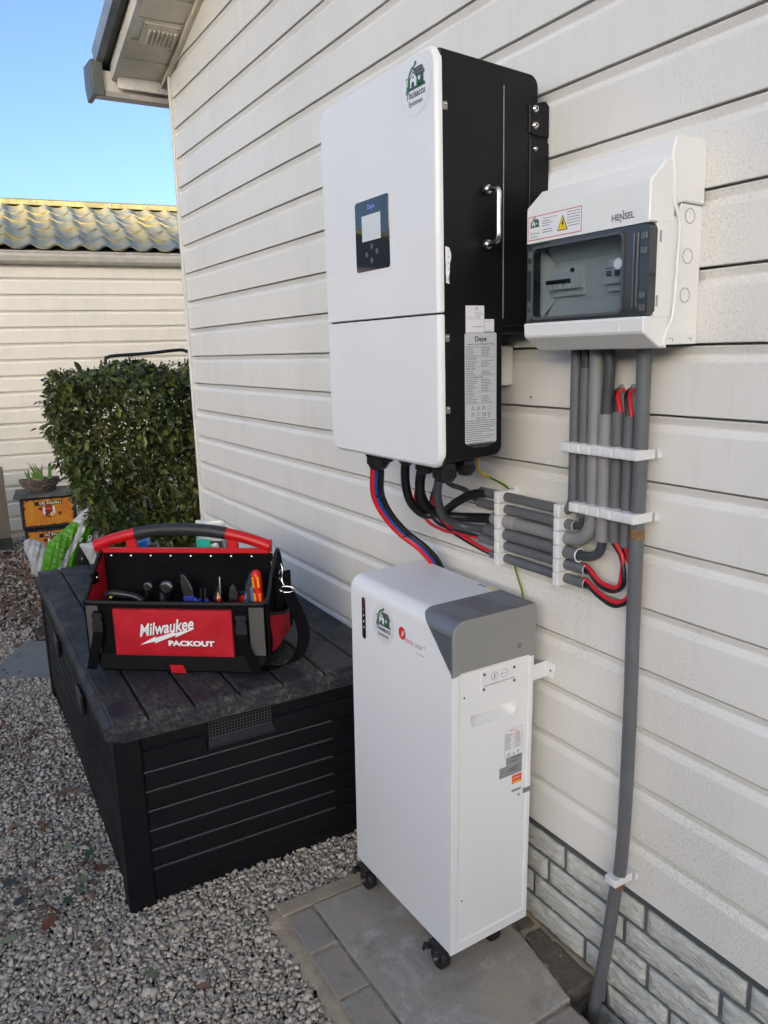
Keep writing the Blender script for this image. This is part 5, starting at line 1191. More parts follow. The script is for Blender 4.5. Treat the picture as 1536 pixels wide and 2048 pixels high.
p.rect(.138, .3790, .181, .3965, LG, 1); p.fake(.153, .178, .3925, .0014, INK, 2, 5, 0); p.fake(.153, .166, .3845, .0014, INK, 2, 6, 0)
p.rect(.121, .3550, .181, .3785, LG, 2); p.line((.143, .3560), (.143, .3775), .0004, INK, 3); p.fake(.146, .172, .3690, .0016, INK, 3, 7, 0); p.fake(.146, .170, .3640, .0016, INK, 3, 8, 0)
p.rect(.155, .3330, .181, .3522, ORANGE, 2); p.rect(.157, .3350, .179, .3375, YELLOW, 3); p.fake(.158, .177, .3445, .0016, PAPER, 3, 9, 0)
p.rect(.160, .3200, .176, .3320, PAPER, 1); p.rect(.1545, .3145, .1800, .3198, LG, 2); p.disc(.1745, .3040, .0032, LG, 1); p.build('data_label', sp_)
p = Print(o=(0, 0, 0), u=(1, 0, 0), v=(0, 0, 1), n=(0, -1, 0), base=.0004); p.rect(.1835, .3030, bw, .3145, LG, 0); p.fake(.185, .203, .3105, .0012, INK, 1, 4, 0); p.fake(.185, .203, .3065, .0012, INK, 1, 5, 0); p.build('edge_label', sp_)
# long face: status window, sticker, logo (plane x = 0, read from -x: u runs along -y)
frb = dict(o=(0, 0, 0), u=(0, -1, 0), v=(0, 0, 1), n=(-1, 0, 0))
mb = MB(); q = rrect(.3075, .3225, .5800, .6755, .0074, 6); mb.prism(q, .002, -.0008, 'x', bev=.0003); sw = mb.build('status_window', mat('dark_violet_window', (.025, .018, .024), .15, coat=.4), BT)
p = Print(**frb, base=.0010)
for k in range(4): p.disc(-.3150, .6475 - k * .0135, .0020, WINK if k else mat('unlit_lamp', (.16, .12, .12), .3), 0)
p.build('status_lamp', sw)
p = Print(**frb, base=.0003); p.disc(-.236, .6375, .0415, mat('clear_sticker', (.72, .73, .74), .25), 0, n=44); house_logo(p, -.236, .6410, .036, 1); p.build('round_sticker', BT)
p = Print(**frb, base=.0003); p.disc(-.1655, .6410, .0125, mat('vermilion_print', (.62, .03, .01), .45), 0, .0135); p.text('F', -.1640, .6335, .0180, WINK, 1, 'CENTER', bold=.0004, shear=.15)
p.text('elicity', -.1560, .6270, .0165, mat('vermilion_print', (.62, .03, .01), .45), 0, sx=.78); p.text('solar', -.1210, .6270, .0165, GINK, 0, sx=.80); p.text('®', -.0915, .6330, .0080, GINK, 0)
p.fake(-.118, -.090, .6155, .0014, GINK, 0, 3, 0); p.build('maker_logo', BT)
p = Print(o=(0, 0, bh), u=(1, 0, 0), v=(0, 1, 0), n=(0, 0, 1), base=.0003); p.rect(.180, .102, .199, .168, PAPER, 0); p.rect(.187, .104, .1935, .128, YELLOW, 1)
for k in range(3): p.rect(.184, .134 + k * .008, .194, .1375 + k * .008, INK, 1)
p.build('top_label', BT)
# castors
def castor(x, y, lab=None):
    c = MB(); c.box(x - .016, x + .016, y - .018, y + .020, -.010, .001, .001); c.box(x - .0125, x - .010, y - .014, y + .016, -.036, -.008, .001); c.box(x + .010, x + .0125, y - .014, y + .016, -.036, -.008, .001); fk = c.build('castor', BLACKPL, BT)
    w = MB(); w.lathe((x - .0095, y, -.0345), (1, 0, 0), [(0, .016), (.0006, .0215), (.003, .0232), (.017, .0232), (.0204, .0215), (.021, .016)], 28); wh = w.build('wheel', RUBBER, fk)
    w = MB(); w.lathe((x - .0128, y, -.0345), (-1, 0, 0), [(0, .0048), (.0022, .0046)], 6, sm=False); w.lathe((x - .0126, y - .004, -.0145), (-1, 0, 0), [(0, .0022), (.001, .002)], 8); w.build('axle_nut', STEEL, fk)
    w = MB(); w.prism([(y + .012, -.008), (y + .030, -.012), (y + .036, -.030), (y + .030, -.034), (y + .022, -.020), (y + .012, -.016)], x - .0225, x - .0150, 'x', bev=.001); w.box(x - .018, x - .012, y + .014, y + .022, -.020, -.006, .001); w.build('brake_lever', BLACKPL, fk)
for x, y in ((.006, .043), (.142, .045), (.006, .330), (.142, .330)): castor(x, y)
# wall bracket
mb = MB(); wb = [(-.052 + .0, 1.1125), (-.022, 1.1165), (-.0015, 1.0965), (-.0015, 1.0945)]
mb.add([(-.060, 1.1085, .600), (-.060, 1.1085, .6335), (-.020, 1.1105, .600), (-.020, 1.1105, .6335), (-.0025, 1.1130, .6340), (-.0025, 1.1130, .5985)], [(0, 1, 3, 2), (2, 3, 4, 5)])
mb.box(-.0035, -.001, 1.0905, 1.1135, .5980, .6310, .0006); b_ = mb.build('wall_bracket', POWDER, None, 'small white angle bracket screwed to the cladding beside the battery cabinet', 'bracket')
mb = MB(); mb.lathe((-.0035, 1.102, .614), (-1, 0, 0), [(0, .0028), (.0008, .0026)], 12); mb.build('screw', DSTEEL, b_)

# ================================================================= CONDUITS, CLAMPS, CABLES
XP = -.034
def cl_block(mb, u0, u1, w0, w1, vert, r):
    """one clip block of a clamp row; the pipe passes through it"""
    if vert: mb.box(-.058, -.012, u0 + .0004, u1 - .0004, w0, w1, .0014); mb.box(-.0592, -.058, u0 + .004, u1 - .004, w0 + .003, w1 - .003, .0004)
    else: mb.box(-.056, -.012, w0, w1, u0 + .0004, u1 - .0004, .0014); mb.box(-.0572, -.056, w0 + .003, w1 - .003, u0 + .004, u1 - .004, .0004)
VP = [(1.0185, .0102), (.995, .0098), (.970, .0132), (.9455, .0127), (.919, .0102), (.8945, .0095), (.869, .0122)]
def row(name, lab, cuts, w0, w1, vert, tail=True):
    t = thing(name, lab, 'pipe clamp', (0, (cuts[0] + cuts[-1]) / 2 if vert else (w0 + w1) / 2, w0 if vert else cuts[-1]))
    for i in range(len(cuts) - 1):
        mb = MB(); cl_block(mb, min(cuts[i], cuts[i + 1]), max(cuts[i], cuts[i + 1]), w0, w1, vert, 0); mb.build('clip_block', CLAMP, t)
    mb = MB(); a, b2 = min(cuts), max(cuts)
    if vert:
        mb.box(-.012, -.001, a + .006, b2, w0 + .002, w1 - .002, .0006); mb.box(-.0065, -.001, a - .003, a + .0065, w0 + .001, w1 - .001, .0005); mb.box(-.010, -.0065, a - .003, a, w0 + .001, w1 - .001, .0005)
    else: mb.box(-.012, -.001, w0 + .002, w1 - .002, a, b2 + .008, .0006); mb.box(-.020, -.012, w0 + .001, w1 - .001, b2 + .003, b2 + .006, .0005)
    mb.build('clip_rail', CLAMP, t); return t
row('clamp_row', 'upper horizontal row of seven white pipe clips holding the vertical conduits', [1.0305, 1.0070, .9835, .9580, .9330, .9070, .8820, .8560], 1.0745, 1.0915, True)
row('clamp_row', 'lower horizontal row of six white pipe clips under the vertical conduits', [1.0070, .9835, .9580, .9330, .9070, .8820, .8560], .9685, .9855, True)
row('clamp_row', 'left vertical stack of six white pipe clips beneath the inverter', [.9755, .9500, .9245, .8975, .8720, .8460, .8190], 1.2050, 1.2200, False)
row('clamp_row', 'right vertical stack of six white pipe clips at the conduit bends', [.9755, .9500, .9245, .8975, .8720, .8460, .8190], 1.0320, 1.0470, False)
def pipe(name, lab, pts, r, m, grp='grey conduit pipes on the cladding', seg=8, sleeve=None):
    mb = MB(); mb.tube(smooth_path(pts, seg) if len(pts) > 2 else pts, r, 16, caps=False); mb.tube(list(reversed(smooth_path(pts, seg) if len(pts) > 2 else pts)), r * .84, 16, caps=False)
    return mb.build(name, m, None, lab, 'conduit', grp, rec=False)
def endring(o, pts_c, d, r, m):
    mb = MB(); mb.lathe(pts_c, d, [(0, r * 1.03), (.0012, r * 1.03), (.0012, r * .84), (0, r * .84)], 16, caps=(False, False)); mb.build('pipe_end_rim', m, o)
RIM = mat('pale_cut_edge', (.45, .45, .44), .6)
# horizontals (z, radius, y left end, y right end)
pipe('conduit_pipe', 'topmost grey conduit that bends up from the right clip stack', [(XP, 1.289, .9625), (XP, 1.18, .9625), (XP, 1.08, .9620), (XP, 1.043, .9625), (XP, 1.030, .966), (XP, 1.022, .976), (XP, 1.0190, .99), (XP, 1.0185, 1.03), (XP, 1.0185, 1.12), (XP, 1.0185, 1.262)], .0098, CONDUIT)
o = pipe('conduit_pipe', 'second grey conduit from the top between the clip stacks', [(XP, 1.298, .937), (XP, 1.012, .937)], .0098, CONDUIT); endring(o, (XP, 1.0125, .937), (0, -1, 0), .0098, RIM)
pipe('conduit_pipe', 'thick lighter grey conduit bending up into the third vertical run', [(XP, 1.243, .911), (XP, 1.10, .911), (XP, 1.03, .911), (XP, 1.005, .9135), (XP, .986, .923), (XP, .975, .940), (XP, .971, .962), (XP, .970, 1.0), (XP, .970, 1.1), (XP, .970, 1.262)], .0130, CONDUIT_L)
mb = MB(); mb.lathe((XP, 1.245, .911), (0, -1, 0), [(0, .0144), (.072, .0144), (.0725, .0132)], 18); mb.build('conduit_coupling', CONDUIT_L, None, 'short grey coupling sleeve on the third horizontal conduit', 'conduit fitting')
o = pipe('conduit_pipe', 'fourth grey conduit from the top with a white-rimmed right end', [(XP, 1.268, .884), (XP, .999, .884)], .0128, CONDUIT); endring(o, (XP, 1.0, .884), (0, -1, 0), .0132, PAPER)
o = pipe('conduit_pipe', 'fifth grey conduit from the top with red and black wires leaving it', [(XP, 1.290, .860), (XP, .981, .860)], .0100, CONDUIT); endring(o, (XP, .982, .860), (0, -1, 0), .0102, RIM)
o = pipe('conduit_pipe', 'lowest grey horizontal conduit with red and black wires leaving it', [(XP, 1.250, .833), (XP, .981, .833)], .0098, CONDUIT); endring(o, (XP, .982, .833), (0, -1, 0), .0100, RIM)
# verticals that end free
pipe('conduit_pipe', 'second grey vertical conduit from the left below the breaker box', [(XP, .995, .957), (XP, .995, 1.222)], .0099, CONDUIT)
pipe('conduit_pipe', 'fourth grey vertical conduit from the left, ending below the inner cable', [(XP, .9455, .9215), (XP, .9455, 1.145)], .0127, CONDUIT_L)
pipe('conduit_pipe', 'fifth grey vertical conduit from the left with red and black wires', [(XP, .919, .925), (XP, .919, 1.150)], .0101, CONDUIT)
pipe('conduit_pipe', 'sixth grey vertical conduit from the left beside the long downpipe', [(XP, .8945, .921), (XP, .8945, 1.144)], .0094, CONDUIT)
pipe('conduit_downpipe', 'long grey conduit running from the breaker box down to the ground', [(XP, .8690, 1.262), (XP, .8690, 1.15), (XP, .8690, 1.0), (XP, .8700, .95), (XP, .8700, .785), (XP, .8690, .60), (XP, .872, .40), (XP, .878, .297), (XP, .886, .26), (XP, .902, .13), (XP, .934, -.075), (XP, .945, -.14)], .0120, CONDUIT)
mb = MB(); mb.lathe((XP, .8698, .958), (0, 0, -1), [(0, .0122), (.0005, .0124), (.017, .0124), (.0175, .0122)], 18); mb.build('rust_ring', RUST, None, 'rust-stained band on the long conduit under the lower clips', 'pipe band')
mb = MB(); mb.lathe((XP, .8805, .284), (0, .05, -1), [(0, .0122), (.0005, .0124), (.012, .0124), (.0125, .0122)], 18); mb.build('rust_ring', RUST, None, 'rust-stained band on the long conduit below the single low clip', 'pipe band')
mb = MB(); mb.tube([(XP, .8690, 1.262), (XP, .869, 1.232)], .0128, 18); mb.build('conduit_coupling', CONDUIT, None, 'short grey sleeve on the long conduit right under the breaker box', 'conduit fitting')
row('single_clamp', 'single white pipe clip holding the long conduit low on the wall', [.8925, .8655], .284, .299, True)
def cable(name, lab, pts, r, m, grp=None, ribs=False, seg=12, n=10):
    mb = MB(); path = smooth_path(pts, seg if not ribs else 30); mb.tube(path, r, n, ribs=ribs); return mb.build(name, m, None, lab, 'cable', grp, rec=False)
# runs inside / between the verticals
cable('grey_cable', 'dark grey cable dropping from the breaker box into the second vertical conduit', [(XP, .996, 1.262), (XP, .995, 1.24), (XP, .995, 1.20)], .0065, CABLEG)
cable('grey_cable', 'thick dark grey cable from the breaker box into the fourth vertical conduit', [(XP, .9455, 1.262), (XP, .941, 1.23), (XP, .943, 1.18), (XP, .9455, 1.13)], .0100, CABLEG)
cable('grey_cable', 'dark grey cable looping from the second conduit up into the second vertical', [(XP, 1.03, .937), (XP, 1.010, .937), (XP, .999, .943), (XP, .9955, .956), (XP, .995, .99)], .0064, CABLEG)
cable('grey_cable', 'thick dark grey cable looping from the fourth conduit up into the fourth vertical', [(XP, 1.02, .884), (XP, .995, .884), (XP, .968, .889), (XP, .951, .902), (XP, .9465, .925), (XP, .9455, .96)], .0088, CABLEG)
for (nm, m, dy) in (('black', CABLEK, .0038), ('red', CABLER, -.0038)):
    cable(nm + '_cable', nm + ' wire entering the fifth vertical conduit from its hole in the cladding', [(.01, .9430 + dy * .6, 1.183), (-.010, .9410 + dy * .9, 1.183), (-.027, .9310 + dy, 1.174), (XP, .919 + dy, 1.150), (XP, .919 + dy, 1.13)], .0042, m, 'solar wires at the wall holes')
    cable(nm + '_cable', nm + ' wire entering the sixth vertical conduit from its hole in the cladding', [(.01, .9170 + dy * .6, 1.184), (-.010, .9150 + dy * .9, 1.184), (-.027, .9055 + dy, 1.174), (XP, .8945 + dy, 1.145), (XP, .8945 + dy, 1.12)], .0040, m, 'solar wires at the wall holes')
    s_ = 1 if nm == 'red' else -1; e = .0036 * s_
    cable(nm + '_cable', nm + ' wire looping from the fifth conduit up to the fifth vertical', [(XP, 1.0, .860 + e), (XP, .980, .863 + e), (XP, .948, .8425 + e), (XP, .918, .8395 + e), (XP - .002, .899 + e, .850), (XP - .002, .8945 + e * .8, .868), (XP, .900 - e * .4, .902), (XP, .917 - e, .925), (XP, .919 - e, .95)], .0042, m, 'wire loops between the conduits')
    cable(nm + '_cable', nm + ' wire looping from the lowest conduit up to the sixth vertical', [(XP, 1.0, .833 + e), (XP, .980, .8365 + e), (XP, .948, .8210 + e), (XP, .913, .8140 + e), (XP + .006, .888 + e, .828), (XP + .010, .878 + e, .860), (XP + .004, .890 - e * .3, .902), (XP, .8945 - e, .921), (XP, .8945 - e, .95)], .0040, m, 'wire loops between the conduits')
for y, z, w in ((.9440, 1.1865, 'left'), (.9180, 1.1875, 'right')):
    mb = MB(); mb.lathe((-.0008, y, z), (-1, 0, 0), [(0, .0075), (.0012, .0070), (.002, .0045)], 16, sm=True); mb.build('sealant_plug', mat('grey_sealant', (.30, .32, .30), .6), None, w + ' grey sealant plug where solar wires enter the cladding', 'sealant')
# battery leads
for nm, m, dy, dx in (('red', CABLER, .0055, -.0085), ('blue', CABLEB, .0, -.003), ('black', CABLEK, -.0050, .0065)):
    cable(nm + '_battery_cable', nm + ' battery lead of the tied bundle running from the inverter to the cabinet', [(-.190 + dx, 1.455 + dy * .6, 1.04), (-.183 + dx, 1.468 + dy, 1.000), (-.172 + dx, 1.487 + dy, .943), (-.150 + dx, 1.482 + dy, .893), (-.118 + dx, 1.466 + dy, .849), (-.085 + dx, 1.440 + dy * .8, .815), (-.055 + dx, 1.432 + dy * .8, .775), (-.040 + dx, 1.430 + dy, .72), (-.036, 1.428 + dy, .60)], .0068 if nm != 'blue' else .0050, m, seg=14, n=12)
for i, (x, y, z, d) in enumerate(((-.172, 1.487, .943, (.25, 0, -1)), (-.118, 1.466, .849, (.6, -.3, -.8)))):
    mb = MB(); c = Vector((x, y, z)); dd = Vector(d).normalized(); u = Vector((0, 1, 0)); w = dd.cross(u).normalized()
    mb.loft([[tuple(c + dd * t + u * (.0168 * cos(a)) + w * (.0095 * sin(a))) for a in (2 * pi * k / 20 for k in range(20))] for t in (-.002, .002)], (False, False)); mb.box(c[0] - .006, c[0] + .002, c[1] - .024, c[1] - .015, c[2] - .002, c[2] + .006, .001)
    mb.build('cable_tie', BLACKPL, None, ('upper' if i == 0 else 'lower') + ' black cable tie round the battery leads', 'cable tie')
cable('corrugated_cable', 'black corrugated tube from the third gland rising into the topmost conduit', [(-.190, 1.338, 1.045), (-.186, 1.350, 1.012), (-.172, 1.368, .972), (-.145, 1.388, .932), (-.112, 1.388, .905), (-.085, 1.362, .911), (-.066, 1.335, .935), (-.050, 1.300, .956), (XP, 1.265, .9625)], .0086, CABLEK, ribs=True, n=12)
cable('corrugated_cable', 'black corrugated tube from the fourth gland into the third conduit', [(-.188, 1.272, 1.045), (-.182, 1.298, 1.008), (-.152, 1.344, .963), (-.120, 1.366, .927), (-.090, 1.355, .907), (-.055, 1.315, .904), (-.040, 1.27, .908), (XP, 1.235, .911)], .0095, CABLEK, ribs=True, n=12)
cable('grey_cable', 'thick grey cable curving from the big near gland into the fourth conduit', [(-.192, 1.200, 1.040), (-.184, 1.232, 1.008), (-.146, 1.290, .957), (-.104, 1.326, .910), (-.064, 1.322, .886), (-.042, 1.285, .883), (XP, 1.25, .884)], .0090, CABLEG)
cable('grey_cable', 'thin grey cable behind the glands into the second conduit', [(-.10, 1.36, 1.05), (-.056, 1.387, .975), (-.046, 1.332, .961), (-.038, 1.300, .941), (XP, 1.27, .937)], .0058, CABLEG)
for nm, m, e in (('red', CABLER, 0), ('black', CABLEK, .006)):
    cable(nm + '_cable', nm + ' solar wire passing under the corrugated tubes into the fifth conduit', [(-.14, 1.335 + e, 1.04), (-.09, 1.46 - e, .93), (-.055, 1.466 - e * 5, .872 + e), (-.050, 1.414 - e * 2, .858 + e * 1.5), (-.046, 1.352, .860 + e * .8), (-.038, 1.288, .860 + e * .6), (XP, 1.25, .860)], .0038, m, 'solar wires under the inverter')
    cable(nm + '_cable', nm + ' solar wire hanging in front of the cladding into the lowest conduit', [(-.14, 1.27 + e, 1.04), (-.10, 1.36 + e, .97), (-.062, 1.43 + e, .911), (-.050, 1.393, .874 - e), (-.044, 1.333, .854 - e), (-.036, 1.255, .836 - e * .6), (XP, 1.22, .833)], .0040, m, 'solar wires under the inverter')
o = cable('earth_wire', 'yellow and green earth wire from the inverter down behind the conduits', [(-.055, 1.270, 1.048), (-.045, 1.285, 1.010), (-.020, 1.275, .992), (-.010, 1.232, .975), (-.006, 1.214, .950), (-.006, 1.210, .88), (-.008, 1.209, .814), (-.010, 1.180, .751), (-.030, 1.16, .70)], .0026, CABLEY)
mb = MB(); mb.tube([Vector(q) + Vector((-.0011, -.0011, 0)) for q in smooth_path([(-.020, 1.275, .992), (-.010, 1.232, .975), (-.006, 1.214, .950), (-.006, 1.210, .88), (-.008, 1.209, .814), (-.010, 1.180, .751), (-.030, 1.16, .70)], 12)], .0018, 8); mb.build('green_stripe', CABLEGN, o)

# ================================================================= TOOL BAG (local frame: x along its front, y to its back, z up)
TB = thing('tool_bag', 'open red and black fabric tool bag with arched carry handle standing on the storage box', 'tool bag', (-.700, 2.006, .4665), (0, 0, math.atan2(-.617, .788)), local=True)
BASEK = mat('moulded_base_black', (.005, .005, .006), .6, bump=.1, spec=.25)
mb = MB(); mb.prism([(-.030, .052), (-.034, .035), (-.012, .0005), (.405, .0005), (.432, .035), (.428, .052)], -.006, .245, 'y', bev=.006); mb.build('moulded_base', BASEK, TB)
def cloth(x0, x1, z0, z1, y, amp, nx=24, nz=12, seed=0, bulge=0., shape=None):
    r = random.Random(seed); a, b2, c = (r.uniform(0, 6) for _ in range(3)); v = []
    for j in range(nz + 1):
        for i in range(nx + 1):
            u, w = i / nx, j / nz; x = x0 + (x1 - x0) * u; z = z0 + (z1 - z0) * w
            if shape: x, z = shape(u, w)
            e = (16 * u * (1 - u) * w * (1 - w)) ** .5
            v.append((x, y - bulge * e - amp * (sin(x * 40 + a) * cos(z * 60 + b2) + .5 * sin(x * 95 - z * 70 + c)), z))
    return v, [(j * (nx + 1) + i, j * (nx + 1) + i + 1, (j + 1) * (nx + 1) + i + 1, (j + 1) * (nx + 1) + i) for j in range(nz) for i in range(nx)]
mb = MB(); v, f = cloth(0, 0, 0, 0, -.004, .0012, seed=1, bulge=.004, shape=lambda u, w: (-.034 + .462 * u - .004 * w * (1 - 2 * u), .045 + .143 * w)); mb.add(v, f, 0, True)
v2 = [(x, y + .010, z) for x, y, z in v]; mb.add(v2, [tuple(reversed(q)) for q in f], 0, True); fp = mb.build('front_panel', BLACKF, TB, rec=False)
mb = MB(); v, f = cloth(.038, .348, .049, .170, -.0125, .0020, 60, 30, seed=3, bulge=.005); mb.add(v, f, 0, True); rp = mb.build('logo_panel', REDF, fp, rec=False)
mb = MB(); q = rrect(.036, .350, .047, .172, .003, 3); mb.loft([[(x, -.0060, z) for x, z in q], [(x, -.0128, z) for x, z in inset(q, .001)], [(x, -.0128, z) for x, z in inset(q, .0035)]], (False, False)); mb.build('panel_seam', mat('dark_red_seam', (.30, .004, .010), .8), fp)
WS = mat('white_stitching', (.80, .79, .78), .7)
p = Print(o=(0, -.0222, 0), u=(1, 0, 0), v=(0, 0, 1), n=(0, -1, 0), base=.0); rt_ = radians(9)
p.text('Milwaukee', .1075, .1020, .0445, WS, 0, shear=.42, rot=rt_, bold=.0009, sx=.76)
p.poly([(.108, .0800), (.150, .0905), (.146, .0845), (.205, .1080), (.201, .1010), (.256, .1265), (.198, .1125), (.202, .1170), (.147, .0985), (.152, .1045)], WS, 0)
p.text('PACKOUT', .1825, .0800, .0180, WS, 0, bold=.0010, sx=1.42); p.build('lettering', rp)
for x0, x1, s_ in ((-.036, -.004, 1), (.392, .430, -1)):
    mb = MB(); v, f = cloth(x0, x1, .052, .178, -.0085, .0008, 6, 10, seed=int(x0 * 100)); mb.add(v, f, 0, True); mb.build('grey_band', GREYF, fp, rec=False)
# side walls with peaked tops, inner faces red
def sidewall(x, sgn, name):
    o_ = [(0, .045), (.240, .045), (.240, .205), (.165, .222), (.140, .282), (.115, .290), (.075, .262), (.030, .212), (.012, .196), (0, .188)]
    mb = MB(); mb.prism(o_, x, x + .006 * sgn, 'x', m=0, bev=.001); q = inset(o_, .006); mb.add([(x - .0012 * sgn, a, b2) for a, b2 in q], [tuple(range(len(q)))], 1)
    mb.build(name, [BLACKF, REDF], TB)
    mb = MB(); mb.tube(smooth_path([(x + .003 * sgn, a, b2) for a, b2 in (o_[3], o_[4], o_[5], o_[6], o_[7], o_[8], (-.001, .186))], 5), .0045, 8); mb.build('binding', mat('black_binding_tape', (.012, .012, .013), .7), TB)
sidewall(-.040, -1, 'side_wall'); sidewall(.434, 1, 'side_wall')
mb = MB(); mb.tube(smooth_path([(-.042, .012, .195), (-.036, -.002, .189), (-.015, -.006, .1865), (.1, -.009, .1865), (.2, -.010, .1865), (.3, -.009, .1865), (.41, -.006, .1865), (.430, -.002, .189), (.436, .012, .196)], 6), .0046, 8); mb.build('binding', mat('black_binding_tape', (.012, .012, .013), .7), TB)
mb = MB(); v, f = cloth(-.052, .418, .045, .286, .118, .0010, 30, 16, seed=6); mb.add(v, f, 0, True); v, f = cloth(-.052, .418, .045, .286, .126, .0010, 30, 16, seed=6); mb.add(v, [tuple(reversed(q)) for q in f], 0, True); dv = mb.build('divider', BLACKF, TB, rec=False)
mb = MB(); v, f = cloth(-.052, .418, .045, .205, .240, .0012, 24, 12, seed=7); mb.add(v, f, 0, True); mb.build('back_panel', BLACKF, TB, rec=False)
mb = MB(); mb.box(-.045, .425, .119, .1245, .262, .284, .001); mb.build('stiffener', BLACKF, dv)
for k in range(8): mb = MB(); mb.sphere((-.017 + k * .0553, .1165, .2755), .0042, 7, sc=(1, .6, 1)); mb.build('rivet', STEEL, dv)
# handle: bar, uprights, arched tube
hd = MB()
hd.box(-.058, .418, .113, .131, .2835, .2965, .003)
for x0, x1, t0, t1 in ((-.064, -.036, .312, .320), (.028, .058, .318, .338), (.304, .334, .318, .338), (.396, .424, .312, .320)): hd.prism([(x0, .288), (x1, .288), (x1 - (.006 if x0 in (.028,) else 0), t1), (x0 + (.004 if x0 in (.304,) else 0), t1)], .115, .129, 'y', bev=.002)
def arcz(x): k = (x - .180) / .240; return .3475 - .040 * k * k * (1 + .15 * k * k)
hd.tube([(x, .122, arcz(x)) for x in [-.060 + .0065 * k for k in range(19)]], .0150, 16); hd.tube([(x, .122, arcz(x)) for x in [.303 + .0065 * k for k in range(19)]], .0150, 16)
hh = hd.build('handle', RED, TB)
mb = MB(); mb.tube([(x, .122, arcz(x)) for x in [.056 + .0031 * k for k in range(81)]], .0165, 16, ribs=None); 
for k in range(34): x = .098 + k * .005; mb.tube([(x, .1050, arcz(x) - .010), (x, .1047, arcz(x)), (x, .110, arcz(x) + .010)], .0008, 4)
mb.build('handle_grip', mat('ribbed_grip_rubber', (.022, .024, .027), .5), hh)
# buckles with webbing
for xb, sw in ((-.004, -1), (.374, 1)):
    mb = MB(); mb.box(xb - .010, xb + .010, -.0155, -.0105, .150, .166, .001); mb.build('webbing', BLACKF, TB)
    mb = MB(); mb.prism([(xb - .013, .160), (xb - .0145, .150), (xb - .010, .146), (xb - .014, .134), (xb - .014, .110), (xb + .014, .110), (xb + .014, .134), (xb + .010, .146), (xb + .0145, .150), (xb + .013, .160)], -.0125, -.0215, 'y', bev=.0015)
    mb.prism([(xb - .0055, .157), (xb + .0055, .157), (xb + .008, .138), (xb - .008, .138)], -.0215, -.0235, 'y', bev=.0006); mb.box(xb - .0135, xb + .0135, -.0235, -.0215, .1115, .1165, .0006); mb.build('buckle', mat('buckle_black', (.022, .022, .024), .32), TB)
    mb = MB(); pth_ = [(xb, -.017, .112), (xb + .006 * sw, -.020, .085), (xb + .018 * sw, -.016, .050), (xb + .028 * sw, -.012, .018), (xb + .034 * sw, -.010, .006)]
    rb = []; 
    for q in smooth_path(pth_, 6): rb.append([(q[0] - .0135, q[1], q[2]), (q[0] + .0135, q[1] + .001, q[2] - .002)])
    mb.loft(rb, (False, False), closed=False, sm=True); mb.build('loose_strap', BLACKF, TB, rec=False)
mb = MB(); mb.prism([(.176, .022), (.212, .022), (.219, .001), (.180, .001)], -.0070, -.0115, 'y', bev=.001); mb.box(.184, .208, -.0135, -.0115, .009, .016, .0008); mb.build('base_latch', RED, TB)
# side pockets
mb = MB(); v = []
for j in range(9):
    for i in range(9):
        u, w = i / 8, j / 8; v.append((.441 + .020 * sin(pi * u) * (.4 + .8 * w) + .003 * sin(9 * u + 5 * w), .012 + .19 * u, .055 + (.100 - .018 * sin(pi * u)) * w))
mb.add(v, [(j * 9 + i, j * 9 + i + 1, (j + 1) * 9 + i + 1, (j + 1) * 9 + i) for j in range(8) for i in range(8)], 0, True); pk = mb.build('side_pocket', REDF, TB, rec=False)
mb = MB(); mb.tube([v[8 * 9 + i] for i in range(9)], .0035, 6); mb.build('binding', mat('black_binding_tape', (.012, .012, .013), .7), pk)
mb = MB(); v = []
for j in range(7):
    for i in range(7): u, w = i / 6, j / 6; v.append((-.047 - .016 * sin(pi * u) * (.3 + .8 * w), .010 + .12 * u, .070 + .095 * w))
mb.add(v, [(j * 7 + i, j * 7 + i + 1, (j + 1) * 7 + i + 1, (j + 1) * 7 + i) for j in range(6) for i in range(6)], 0, True); mb.build('side_pocket', REDF, TB, rec=False)
mb = MB(); mb.box(-.046, -.036, .045, .075, .215, .245, .002); cb = mb.build('strap_tab', BLACKF, TB); mb = MB(); mb.sphere((-.034, .06, .232), .004, 6); mb.build('rivet', STEEL, cb)
# shoulder strap on the right
st_ = MB(); rb = []
for q in smooth_path([(.470, .075, .196), (.485, .078, .160), (.502, .080, .110), (.508, .075, .070), (.500, .065, .035), (.478, .050, .010), (.445, .030, .004), (.400, .022, .003)], 8): rb.append([(q[0] - .0150, q[1] - .004, q[2] - .001), (q[0] + .0150, q[1] + .008, q[2] + .001)])
for k in range(len(rb)):
    if k > len(rb) * .62: t = (k / len(rb) - .62) / .38; a, b2 = rb[k]; c = ((a[0] + b2[0]) / 2, (a[1] + b2[1]) / 2, (a[2] + b2[2]) / 2); e = .015 * t; rb[k] = [(c[0] - .015 * (1 - t), c[1] - .004 - e, c[2]), (c[0] + .015 * (1 - t), c[1] + .008 + e, max(.002, c[2]))]
st_.loft(rb, (False, False), closed=False, sm=True); ss = st_.build('shoulder_strap', BLACKF, TB, rec=False)
mb = MB(); mb.tube(smooth_path([(.446, .10, .255), (.452, .095, .262), (.458, .09, .250), (.456, .085, .225), (.462, .08, .210), (.470, .078, .208)], 6), .0022, 8); mb.tube(smooth_path([(.449, .10, .245), (.446, .09, .232), (.452, .085, .222), (.459, .082, .215)], 6), .0018, 8)
mb.tube([(.452 + .018 + .020 * cos(a), .076, .200 + .008 * sin(a)) for a in (2 * pi * k / 20 for k in range(21))], .0023, 8); mb.build('strap_hook', STEEL, ss)
mb = MB(); mb.box(.440, .449, .060, .120, .150, .236, .002); mb.build('hook_flap', BLACKF, TB)

